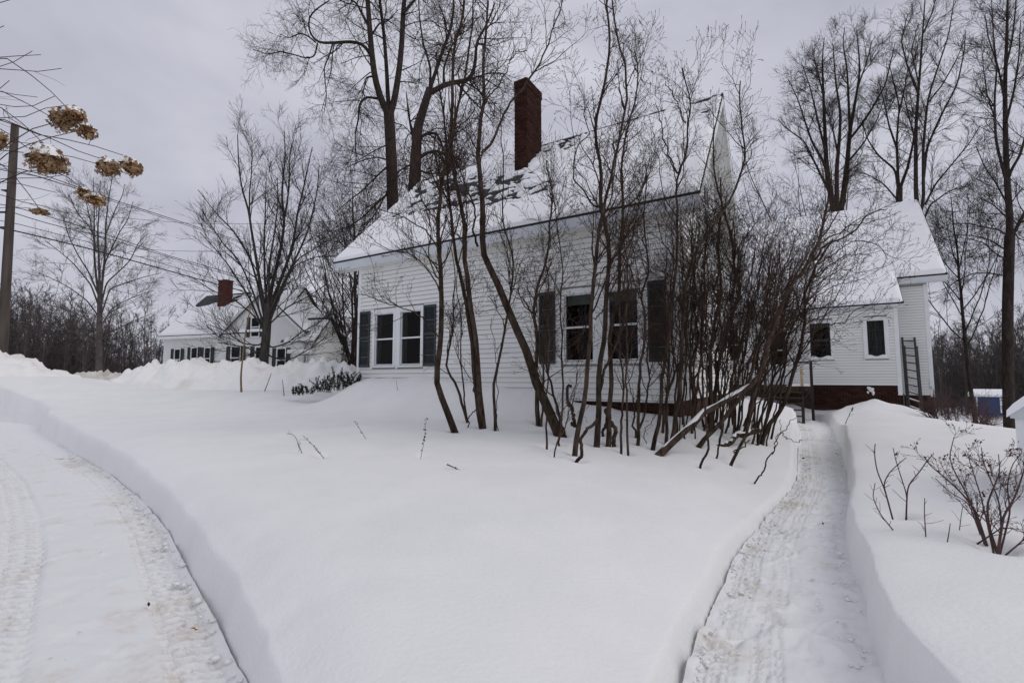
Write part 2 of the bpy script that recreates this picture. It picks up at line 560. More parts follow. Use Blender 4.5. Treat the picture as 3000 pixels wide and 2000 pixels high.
def ground(x, y, trench=True):
    x = np.asarray(x, float); y = np.asarray(y, float)
    z = 0.42 + 0.03 * np.clip(y - 3, 0, 17)
    z = z - 0.22 * np.exp(-((x - 3.2) ** 2 + (y - 7.0) ** 2) / 6.0)
    z = z - 1.6 * sstep(8.5, 22, x) * sstep(3, 9, y)
    z = z - 0.9 * sstep(24, 60, x)
    z = z + 0.05 * fbm(x * 0.35, y * 0.35, 3, 3) + 0.035 * fbm(x * 1.1, y * 1.1, 9, 3) + 0.012 * fbm(x * 4.0, y * 2.6, 14, 3)
    # snow that slid off the roof, heaped along the front wall
    lx = (x - HC[0]) * U[0] + (y - HC[1]) * U[1]
    ly = (x - HC[0]) * V[0] + (y - HC[1]) * V[1]
    prof = np.interp(lx, BERM_X, BERM_Z)
    out = np.clip(-ly, 0, None)
    w = np.exp(-(out / 1.25) ** 2) * (lx > -13.9) * (lx < 2.0) * np.where(ly > 0.5, np.exp(-((ly - 0.5) / 0.6) ** 2), 1)
    zz = prof + 0.16 * fbm(x * 1.6, y * 1.6, 21, 4) * (prof > 0.9)
    z = np.where(zz > z, z + (zz - z) * w, z)
    # heaps shovelled up beside the path, below the rear wing
    z = z - 0.85 * sstep(14.3, 16.6, x) * sstep(12.5, 17, y)
    z = z + 0.36 * np.exp(-(((x - 12.7) / 1.5) ** 2 + ((y - 17.0) / 1.1) ** 2)) * (1 + 0.9 * fbm(x * 1.7, y * 1.7, 5, 4))
    z = z + 0.22 * np.exp(-(((x - 14.2) / 0.9) ** 2 + ((y - 17.2) / 0.9) ** 2)) * (1 + 1.1 * fbm(x * 2.2, y * 2.2, 6, 4))
    z = z + 0.12 * np.exp(-(((x - 8.6) / 0.9) ** 2 + ((y - 15.4) / 1.5) ** 2))
    # the yard's far rim, and the field left of the drive
    z = z + 0.34 * np.exp(-((y - 15.8 + 0.12 * x) / 2.6) ** 2) * sstep(-4, -8, x) * sstep(-26, -18, x)
    z = z + 0.55 * sstep(-12, -19, x) * sstep(13.4, 16.5, y)
    if trench:
        for bx, by, br in HOLLOWS:
            rr = (x - bx) ** 2 + (y - by) ** 2
            z = z - 0.055 * np.exp(-rr / (2 * br * br))
        jx = 0.05 * fbm(x * 2.0, y * 2.0, 31, 4) + 0.012 * fbm(x * 8, y * 8, 33, 2); jy = 0.05 * fbm(x * 2.0, y * 2.0, 32, 4) + 0.012 * fbm(x * 8, y * 8, 34, 2)
        dd = poly_dist(x + jx, y + jy, DRIVE_POLY)
        din = poly_inside(x + jx, y + jy, DRIVE_POLY)
        pd = poly_dist(x + jx, y + jy, PATH_POLY)
        pin = poly_inside(x + jx, y + jy, PATH_POLY)
        zd = drive_z(y) - 0.055
        wl = 0.055 + 0.05 * (fbm(x * 1.5, y * 1.5, 41, 2) + 0.25)
        k = sstep(-0.15, 1, np.where(din, -wl, dd) / (wl * 1.5))
        dq = np.where(din, 0, dd)
        lip = -0.05 * np.exp(-dq / 0.10) - 0.13 * np.exp(-(dq / 0.38) ** 2) * sstep(11, 4, y) - 0.05 * np.exp(-(dq / 0.25) ** 2)
        z = np.where(k < 1, zd + (z + lip - zd) * k, z + lip)
        k = sstep(0, 1, np.where(pin, 0, pd) / (wl * 1.1))
        left = poly_dist_open(x, y, PATH_L) < poly_dist_open(x, y, PATH_R)
        pq = np.where(pin, 0, pd)
        lip = np.where(left, -0.03 * np.exp(-pq / 0.05) - 0.25 * np.exp(-(pq / 0.75) ** 1.3), -0.045 * np.exp(-pq / 0.06) - 0.05 * np.exp(-pq / 0.35) - 0.42 * np.exp(-(pq / 1.0) ** 2) * sstep(9.5, 14.5, y))
        zp = -0.055
        z = np.where(k < 1, zp + (z + lip - zp) * k, z + lip)
    return z


def gp(px, py, far=70):
    """where the sight line through a photo point meets the snow"""
    d = ray(px, py)
    t = np.geomspace(1.2, far, 4000)
    P = EYE[None] + d[None] * t[:, None]
    h = ground(P[:, 0], P[:, 1], False)
    k = np.argmax(P[:, 2] < h)
    if k == 0:
        k = len(t) - 1
    p = P[k].copy(); p[2] = h[k]
    return p


_hp = [(1331, 1264), (1366, 1236), (1412, 1252), (1455, 1257), (1637, 1273), (1576, 1239), (1589, 1243), (1602, 1310), (1627, 1332), (1643, 1301), (1657, 1275), (1684, 1329), (1696, 1347), (1746, 1303), (1782, 1301), (1799, 1300), (1766, 1271), (1824, 1320), (1838, 1326), (1860, 1274), (1868, 1296), (1912, 1309), (1947, 1294), (1970, 1286), (1943, 1260), (1937, 1326), (2058, 1355), (2052, 1300), (2101, 1326), (2151, 1342), (2240, 1277), (2174, 1266), (2148, 1274), (2610, 1500), (2655, 1504), (2883, 1575), (2913, 1592), (2926, 1602), (943, 1335), (1234, 1335)]
for _x, _y in _hp:
    _p = gp(_x, _y)
    HOLLOWS.append((_p[0], _p[1], 0.075))


def make_ground():
    fine = np.radians(np.arange(-58, 58.01, 0.22))
    coarse = np.radians(np.arange(60, 300.1, 4.0))
    th = np.concatenate([fine, coarse])
    r = [0.05, 0.4, 0.9, 1.3]
    v = 1.5
    while v < 7:
        r.append(v); v *= 1.0095
    while v < 24:
        r.append(v); v *= 1.0105
    while v < 60:
        r.append(v); v *= 1.04
    while v < 1600:
        r.append(v); v *= 1.25
    r = np.array(r)
    X = r[:, None] * np.sin(th)[None]; Y = r[:, None] * np.cos(th)[None]
    Z = ground(X, Y)
    far = sstep(35, 60, r)[:, None]
    Z = Z * (1 - far) + far * (0.6 - 2.3 * sstep(0, 40, X))
    nr, na = X.shape
    i = np.arange(nr - 1)[:, None]; j = np.arange(na)[None]; j2 = (j + 1) % na
    q = np.stack([i * na + j, (i + 1) * na + j, (i + 1) * na + j2, i * na + j2], -1).reshape(-1, 4)[:, ::-1]
    o = np_obj('snow_ground', np.stack([X, Y, Z], -1).reshape(-1, 3), q, 'snow')
    tag(o, kind='structure')


make_ground()


def strip(name, A, B, nS, nT, zf, m, df):
    """packed-snow strip between two edge lines, with pressed tracks"""
    a = resample(A, nS)
    b = resample(B, nS)
    seg = np.r_[0, np.cumsum(np.linalg.norm(np.diff(a, axis=0), axis=1))]
    t = np.linspace(0.0, 1.0, nT)
    t = np.where(t > 0.98, t + 0.06, t)
    X = a[:, None, 0] * (1 - t) + b[:, None, 0] * t
    Y = a[:, None, 1] * (1 - t) + b[:, None, 1] * t
    W = np.linalg.norm(b - a, axis=1)[:, None]
    D = t[None] * W
    S = np.broadcast_to(seg[:, None], X.shape)
    Z = zf(X, Y, S, D, W)
    i = np.arange(nS - 1)[:, None]; j = np.arange(nT - 1)[None]
    q = np.stack([i * nT + j, i * nT + j + 1, (i + 1) * nT + j + 1, (i + 1) * nT + j], -1).reshape(-1, 4)
    o = np_obj(name, np.stack([X, Y, Z], -1).reshape(-1, 3), q, m)
    at_ = o.data.attributes.new('dirt', 'FLOAT', 'POINT')
    at_.data.foreach_set('value', np.ascontiguousarray(df(X, Y, S, D), dtype=np.float32).ravel())
    tag(o, kind='structure')
    return o


def lugs(S, D, d0, w, seed, pitch=0.085):
    """tyre tread pressed into the snow: two or three rows of slanted lugs"""
    u = (D - d0) / w
    row = np.floor(u * 3)
    ph = S / pitch + 0.5 * row + 0.5 * np.sin(u * 9)
    c = 0.5 + 0.5 * np.cos(2 * np.pi * ph)
    lane = np.sin(np.pi * np.clip((u * 3) % 1, 0, 1)) ** 0.6
    m = (u > 0) & (u < 1)
    worn = np.clip(0.75 + 1.6 * fbm(S * 0.9, D * 2, seed, 3), 0, 1)
    return np.where(m, sstep(0.55, 0.85, c) * lane * worn, 0)


def band(D, a, b, soft=0.04):
    return sstep(a - soft, a + soft, D) * (1 - sstep(b - soft, b + soft, D))


def drive_zf(X, Y, S, D, W):
    fade = sstep(2.55, 2.1, D) * sstep(S.max(), S.max() - 0.9, S)
    z = 0 * X
    z = z - 0.014 * band(D, 0.05, 0.33) - 0.016 * band(D, 0.92, 1.24)
    z = z - 0.055 * lugs(S, D, 0.05, 0.28, 3, 0.10) - 0.062 * lugs(S, D, 0.92, 0.32, 4, 0.105)
    z = z + 0.013 * fbm(X * 9, Y * 9, 51, 3)
    pit = np.clip(fbm(X * 5.2, Y * 7.5, 55, 3) - 0.12, 0, 1)
    z = z - 0.07 * pit
    ridge = np.abs(fbm(X * 1.4, Y * 1.9, 58, 2))
    z = z + 0.007 * np.exp(-(ridge / 0.02) ** 2) * (D > 0.4)
    return drive_z(Y) + 0.03 * fbm(X * 2.2, Y * 2.2, 50, 3) + z * fade - 0.016 * (1 - fade)


def drive_df(X, Y, S, D):
    n = fbm(X * 3.0, Y * 3.0, 59, 4)
    return 0.5 * np.clip(0.75 * lugs(S, D, 0.05, 0.28, 3, 0.10) * sstep(-0.16, 0.1, n) + 0.6 * lugs(S, D, 0.92, 0.32, 4, 0.105) * sstep(-0.1, 0.15, n) + 0.55 * sstep(0.13, 0.25, n) + 0.35 * band(D, 0.02, 0.36, 0.08) * sstep(-0.05, 0.2, n), 0, 1)


def path_zf(X, Y, S, D, W):
    z = 0.0 * X
    z = z - 0.036 * lugs(S, D, 0.06, 0.24, 13, 0.085) - 0.032 * lugs(S, D, 0.36, 0.22, 14, 0.085)
    z = z + 0.05 * fbm(X * 3.0, Y * 3.0, 60, 4) + 0.034 * fbm(X * 10, Y * 10, 61, 3)
    z = z - 0.24 * np.clip(fbm(X * 4.6, Y * 6, 62, 3) - 0.10, 0, 1)
    ridge = np.abs(fbm(X * 1.8, Y * 2.4, 68, 2))
    z = z + 0.02 * np.exp(-(ridge / 0.02) ** 2)
    return z


def path_df(X, Y, S, D):
    n = fbm(X * 2.6, Y * 2.6, 69, 4)
    spot = np.exp(-(((X - 2.28) / 0.10) ** 2 + ((Y - 4.62) / 0.05) ** 2))          # the tan blotch in mid-path
    return 0.8 * np.clip(0.9 * lugs(S, D, 0.06, 0.24, 13, 0.085) * sstep(-0.16, 0.1, n) + 0.6 * lugs(S, D, 0.36, 0.22, 14, 0.085) * sstep(-0.05, 0.2, n) + 0.5 * sstep(0.12, 0.25, n) + 0.45 * band(D, 0.03, 0.5, 0.1) * sstep(-0.05, 0.15, n) + 0.8 * sstep(0.5, 0.7, spot), 0, 1)


_de = DRIVE_EDGE[1:]
_off = []
for _i in range(len(_de)):
    _t = _de[min(_i + 1, len(_de) - 1)] - _de[max(_i - 1, 0)]
    _t = _t / np.linalg.norm(_t)
    _off.append(_de[_i] + np.array([-_t[1], _t[0]]) * 2.6)
_off = np.array(_off)
strip('driveway', _de[:13], _off[:13], 560, 140, drive_zf, 'packed_snow', drive_df)
DRIVE_OUT = _off


def far_drive():
    lim = DRIVE_POLY
    xs = np.linspace(-30.2, -1.8, 190); ys = np.linspace(-4.5, 16.6, 160)
    X, Y = np.meshgrid(xs, ys)
    Z = drive_z(Y) - 0.010 + 0.03 * fbm(X * 2.2, Y * 2.2, 50, 3)
    keep = poly_inside(X, Y, lim) | (poly_dist(X, Y, lim) < 0.35)
    keep &= (poly_dist_open(X, Y, DRIVE_EDGE) > 2.2) | (Y > 9.0)
    n = X.shape[1]
    i, j = np.meshgrid(np.arange(X.shape[0] - 1), np.arange(n - 1), indexing='ij')
    ok = keep[i, j] & keep[i + 1, j] & keep[i, j + 1] & keep[i + 1, j + 1]
    q = np.stack([i * n + j, i * n + j + 1, (i + 1) * n + j + 1, (i + 1) * n + j], -1)[ok]
    tag(np_obj('driveway_turnout', np.stack([X, Y, Z], -1).reshape(-1, 3), q, 'packed_snow'), kind='structure')


far_drive()
strip('path', PATH_L[1:], PATH_R[1:], 720, 84, path_zf, 'packed_snow', path_df)


def snow_bank(name, crest_px, depth, halfw, base, label, m='bank_snow', rough=0.45, seed=0):
    cr = np.array([at(x, y, d) for (x, y), d in zip(crest_px, depth)])
    L = np.linalg.norm(np.diff(cr, axis=0), axis=1).sum()
    n = int(L / 0.11)
    c = resample(cr, n)
    T = np.gradient(c[:, :2], axis=0); T /= np.linalg.norm(T, axis=1, keepdims=True)
    Nn = np.stack([-T[:, 1], T[:, 0]], 1)
    w = np.linspace(-1, 1, 48)
    X = c[:, None, 0] + Nn[:, None, 0] * w * halfw; Y = c[:, None, 1] + Nn[:, None, 1] * w * halfw
    prof = np.clip(1 - np.abs(w) ** 1.6, 0, 1)[None]
    H = (c[:, None, 2] - base)
    lum = fbm(X * 0.9, Y * 0.9, seed, 2) * 0.8 + np.abs(fbm(X * 2.4, Y * 2.4, seed + 5, 4)) * 1.9
    Z = base - 0.12 + (H + 0.12) * prof * (1 + rough * (lum - 0.25)) + 0.26 * prof * fbm(X * 5, Y * 5, seed + 8, 3)
    e = np.minimum(np.arange(n), np.arange(n)[::-1])[:, None] / 10.0
    Z = base - 0.15 + (Z - base + 0.15) * np.clip(e, 0, 1) ** 0.6
    nt_ = len(w)
    i = np.arange(n - 1)[:, None]; j = np.arange(nt_ - 1)[None]
    q = np.stack([i * nt_ + j, i * nt_ + j + 1, (i + 1) * nt_ + j + 1, (i + 1) * nt_ + j], -1).reshape(-1, 4)
    o = np_obj(name, np.stack([X, Y, Z], -1).reshape(-1, 3), q, m)
    tag(o, label, 'snow bank', 'ploughed snow banks along the road')


snow_bank('snow_bank', [(310, 1112), (360, 1092), (410, 1076), (460, 1062), (540, 1056), (640, 1060), (700, 1056), (760, 1058), (860, 1066), (930, 1062), (1010, 1064), (1100, 1066)],
          [20, 20, 20, 20, 20, 20, 20, 20, 20, 20, 20, 20], 1.9, 0.85, 'long lumpy ploughed snow bank in front of the neighbouring house', seed=5)
snow_bank('snow_bank', [(-160, 1018), (-60, 1022), (0, 1028), (60, 1040), (100, 1046), (130, 1070), (165, 1092), (215, 1104), (270, 1112), (330, 1120)],
          [17.5, 17.8, 18, 18.2, 18.4, 18.6, 19, 19.6, 20.2, 21], 2.2, 0.75, 'snow bank sloping down from the left edge of the picture', seed=15, rough=0.3)
snow_bank('snow_bank', [(170, 1100), (220, 1092), (260, 1090), (330, 1090), (390, 1094)], [26, 27, 27, 27, 26.5], 1.2, 0.8, 'low tan sand-stained snow bank between the two white banks', m='dirty_snow', seed=25)


def road():
    a = at(-700, 1112, 27.5); b = at(1100, 1109, 27.5)
    m = MB()
    for k in range(23):
        x0 = -40 + k * 1.8; x1 = x0 + 1.8
        m.poly([(x0, 26.2, 0.99), (x1, 26.2, 0.99), (x1, 30.4, 0.99), (x0, 30.4, 0.99)])
    tag(m.build('road', 'dirty_snow'), kind='structure')


road()

# ------------------------------------------------------------------ house parts
rngp = random.Random(4)
_bm = MB()
_bm.v = [(0, 0, 0), (1, 0, 0), (1, -0.036, 0), (0, -0.036, 0), (0, 0, 1), (1, 0, 1), (1, -0.004, 1), (0, -0.004, 1)]
_bm.f = [(0, 1, 2, 3), (7, 6, 5, 4), (3, 2, 6, 7), (0, 3, 7, 4), (2, 1, 5, 6)]
BOARD = _bm.mesh('siding_board', 'siding')
BRICK = MB().box(0.004, 0.996, -0.012, 0.05, 0.0, 1.0).mesh('brick', 'brick')
BRICK_D = MB().box(0.004, 0.996, -0.012, 0.05, 0.0, 1.0).mesh('brick', 'brick_dark')


def cuts(x0, x1, z0, z1, ops):
    """spans of a row that windows and doors leave free"""
    segs = [(x0, x1)]
    for (a, b, c, d) in ops:
        if d <= z0 + 0.004 or c >= z1 - 0.004:
            continue
        ns = []
        for s, e in segs:
            if b <= s or a >= e:
                ns.append((s, e)); continue
            if a > s: ns.append((s, a))
            if b < e: ns.append((b, e))
        segs = ns
    return [(s, e) for s, e in segs if e - s > 0.02]


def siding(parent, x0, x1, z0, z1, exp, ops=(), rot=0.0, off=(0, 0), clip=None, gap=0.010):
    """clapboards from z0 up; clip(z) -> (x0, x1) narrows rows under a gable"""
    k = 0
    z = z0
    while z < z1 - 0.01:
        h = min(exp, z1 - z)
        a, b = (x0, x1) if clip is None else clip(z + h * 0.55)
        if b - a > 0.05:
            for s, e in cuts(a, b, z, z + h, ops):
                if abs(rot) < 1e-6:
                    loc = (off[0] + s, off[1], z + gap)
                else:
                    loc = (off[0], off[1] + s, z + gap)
                shared('siding_board', BOARD, parent, loc, (0, 0, rot), (e - s, 1, h - gap))  # gap bares the dark core as a painted lap line
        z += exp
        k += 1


def wall_panel(mb, x0, x1, z0, z1, ops, th=0.12, axis='x', off=0.0):
    xs = sorted({x0, x1, *[o[0] for o in ops], *[o[1] for o in ops]})
    zs = sorted({z0, z1, *[o[2] for o in ops], *[o[3] for o in ops]})
    for i in range(len(xs) - 1):
        for j in range(len(zs) - 1):
            cx, cz = (xs[i] + xs[i + 1]) / 2, (zs[j] + zs[j + 1]) / 2
            if any(o[0] < cx < o[1] and o[2] < cz < o[3] for o in ops):
                continue
            if cx < x0 or cx > x1 or cz < z0 or cz > z1:
                continue
            if axis == 'x':
                mb.box(xs[i], xs[i + 1], off, off + th, zs[j], zs[j + 1])
            else:
                mb.box(off - th, off, xs[i], xs[i + 1], zs[j], zs[j + 1])


def bricks(parent, x0, x1, z0, z1, rot=0.0, off=(0, 0), me=None, bl=0.205, bh=0.067, clipf=None):
    me = me or BRICK
    z = z0; row = 0; n = 0
    while z < z1 - 0.01:
        h = min(bh, z1 - z)
        x = x0 - (bl / 2 if row % 2 else 0)
        while x < x1 - 0.01:
            s, e = max(x, x0), min(x + bl, x1)
            if e - s > 0.03 and (clipf is None or clipf((s + e) / 2, z)):
                y = rngp.uniform(-0.003, 0.003)
                loc = (off[0] + s + 0.004, off[1] + y, z + 0.004) if abs(rot) < 1e-6 else (off[0] - y, off[1] + s + 0.004, z + 0.004)
                shared('brick', me, parent, loc, (0, 0, rot), (e - s - 0.009, 1, h - 0.009)); n += 1
            x += bl
        z += bh; row += 1
    return n


def window(parent, x0, x1, z0, z1, rot=0.0, off=(0, 0), label=None, rail=True, casing=0.10, blind=0.0, curtain=None, trim='trim', muntin=False, snow=0.0, sash_m='trim', head=0.0):
    """casing > sash, panes, sill, blind; x along the wall, -y outwards"""
    w, h = x1 - x0, z1 - z0
    m = MB()
    c = casing
    m.box(-c, 0, -0.048, 0.02, -0.02, h + c + head).box(w, w + c, -0.048, 0.02, -0.02, h + c + head)
    m.box(0, w, -0.046, 0.02, h, h + c + head)
    o = m.build('window', trim, parent)
    o.location = (off[0] + x0, off[1], z0) if abs(rot) < 1e-6 else (off[0], off[1] + x0, z0)
    o.rotation_euler = (0, 0, rot)
    if label:
        o['label'] = label
    MB().box(-c - 0.02, w + c + 0.02, -0.085, 0.02, -0.075, -0.021).build('sill', trim, o)
    s = MB()
    t = 0.028
    s.box(0, t, 0.0, 0.06, 0.0, h).box(w - t, w, 0.0, 0.06, 0.0, h).box(t, w - t, 0.0, 0.06, 0.0, t).box(t, w - t, 0.0, 0.06, h - t, h)
    if rail:
        s.box(t, w - t, -0.006, 0.055, h / 2 - 0.022, h / 2 + 0.022)
    if muntin:
        s.box(w / 2 - 0.012, w / 2 + 0.012, 0.004, 0.05, t, h - t)
        for q in (0.27, 0.5, 0.74):
            s.box(t, w - t, 0.006, 0.05, h * q - 0.012, h * q + 0.012)
    s.build('sash', sash_m, o)
    if rail:
        MB().box(t, w - t, 0.022, 0.027, t, h / 2 - 0.023).build('pane', 'glass', o)
        MB().box(t, w - t, 0.032, 0.037, h / 2 + 0.023, h - t).build('pane', 'glass', o)
    else:
        MB().box(t, w - t, 0.022, 0.027, t, h - t).build('pane', 'glass', o)
    if blind > 0:
        MB().box(t, w - t, 0.085, 0.09, h * (1 - blind), h - 0.01).build('blind', 'blind', o)
    if curtain:
        for a, b in curtain:
            n = 24
            mm = MB()
            for i in range(n):
                xa = a * w + (b - a) * w * i / n; xb = a * w + (b - a) * w * (i + 1) / n
                ya = 0.11 + 0.02 * math.sin(i * 1.9); yb = 0.11 + 0.02 * math.sin((i + 1) * 1.9)
                mm.poly([(xa, ya, 0.02), (xb, yb, 0.02), (xb, yb, h - 0.03), (xa, ya, h - 0.03)])
            mm.build('curtain', 'curtain', o)
    if snow > 0:
        n = 14
        mm = MB()
        for i in range(n):
            xa = -c * 0.6 + (w + 1.2 * c) * i / n; xb = -c * 0.6 + (w + 1.2 * c) * (i + 1) / n
            ha = snow * (0.75 + 0.35 * math.sin(i * 0.7)) * min(1, i / 1.5, (n - i) / 1.5 + 0.2)
            hb = snow * (0.75 + 0.35 * math.sin((i + 1) * 0.7)) * min(1, (i + 1) / 1.5, (n - i - 1) / 1.5 + 0.2)
            mm.poly([(xa, -0.09, -0.02), (xb, -0.09, -0.02), (xb, -0.075, -0.02 + hb * 0.7), (xa, -0.075, -0.02 + ha * 0.7)])
            mm.poly([(xa, -0.075, -0.02 + ha * 0.7), (xb, -0.075, -0.02 + hb * 0.7), (xb, -0.003, -0.02 + hb), (xa, -0.003, -0.02 + ha)])
        mm.build('snow_cap', 'snow', o)
    return o


def shutter(parent, x0, x1, z0, z1, off=(0, 0), rot=0.0, m='shutter', louvres=True):
    w, h = x1 - x0, z1 - z0
    s = 0.05
    b = MB()
    b.box(0, s, -0.066, -0.03, 0, h).box(w - s, w, -0.066, -0.03, 0, h)
    for q in (0.0, h * 0.52 - s * 0.7, h - 1.6 * s):
        b.box(s, w - s, -0.064, -0.032, q, q + 1.6 * s)
    if louvres:
        z = 1.6 * s
        while z < h - 1.7 * s:
            if not (h * 0.52 - s < z < h * 0.52 + s):
                k = len(b.v)
                b.v += [(s, -0.060, z), (w - s, -0.060, z), (w - s, -0.038, z + 0.026), (s, -0.038, z + 0.026)]
                b.f.append((k, k + 1, k + 2, k + 3))
            z += 0.034
        b.box(s, w - s, -0.034, -0.03, 1.6 * s, h - 1.6 * s)
    else:
        b.box(s, w - s, -0.05, -0.03, 1.6 * s, h - 1.6 * s)
    o = b.build('shutter', m, parent)
    o.location = (off[0] + x0, off[1], z0) if abs(rot) < 1e-6 else (off[0], off[1] + x0, z0)
    o.rotation_euler = (0, 0, rot)
    return o


def roof_snow(parent, x0, x1, y0, z0, k, length, thick, bare=None, nx=200, ny=100, name='roof_snow', seed=3, side=1, xclip=None, edge=0.03):
    """snow blanket on a slope that climbs from (y0, z0) by k per metre of y; side -1 for the far slope"""
    nrm = np.array([-k * side, 1.0]) / math.hypot(k, 1)
    xs = np.linspace(x0, x1, nx); ts = np.linspace(0, length, ny)
    X, T = np.meshgrid(xs, ts, indexing='ij')
    if xclip is not None:
        lo, hi = xclip(T)
        X = lo + (hi - lo) * (X - x0) / (x1 - x0)
    H = thick * (1 + 0.6 * fbm(X * 0.5, T * 0.7, seed, 3) + 0.25 * fbm(X * 2.5, T * 2.5, seed + 2, 3))
    if bare is not None:
        H = H - bare(X, T)
    ed = np.minimum(np.minimum(X - X.min(0, keepdims=True), X.max(0, keepdims=True) - X) + 0.02, np.minimum(T + 0.035, length - T + 0.3))
    H = np.minimum(H, 0.015 + np.sqrt(np.clip(ed, 0, None)) * thick * 2.4)
    H[0] = H[-1] = np.minimum(H[0], 0) - 0.01
    H[:, 0] = -0.01
    Yb = y0 + side * T / math.hypot(k, 1); Zb = z0 + T * k / math.hypot(k, 1)
    Yy = Yb + nrm[0] * H; Zz = Zb + nrm[1] * H
    n = ny
    i = np.arange(nx - 1)[:, None]; j = np.arange(ny - 1)[None]
    q = np.stack([i * n + j, (i + 1) * n + j, (i + 1) * n + j + 1, i * n + j + 1], -1).reshape(-1, 4)
    if side < 0:
        q = q[:, ::-1]
    return np_obj(name, np.stack([X, Yy, Zz], -1).reshape(-1, 3), q, 'roof_snow', parent)


def shingles(mb, x0, x1, y0, z0, k, length, side=1, exp=0.14):
    """courses of shingles, each butt standing a little proud of the one below"""
    q = math.hypot(k, 1)
    n = int(math.ceil(length / exp))
    ny, nz = -k / q * side, 1 / q
    for i in range(n):
        a, b = i * exp, min((i + 1) * exp, length)
        ya, za = y0 + side * a / q, z0 + a * k / q
        yb, zb = y0 + side * b / q, z0 + b * k / q
        mb.poly([(x0, ya + ny * 0.016, za + nz * 0.016), (x1, ya + ny * 0.016, za + nz * 0.016), (x1, yb + ny * 0.003, zb + nz * 0.003), (x0, yb + ny * 0.003, zb + nz * 0.003)])
        mb.poly([(x0, ya, za), (x1, ya, za), (x1, ya + ny * 0.016, za + nz * 0.016), (x0, ya + ny * 0.016, za + nz * 0.016)])


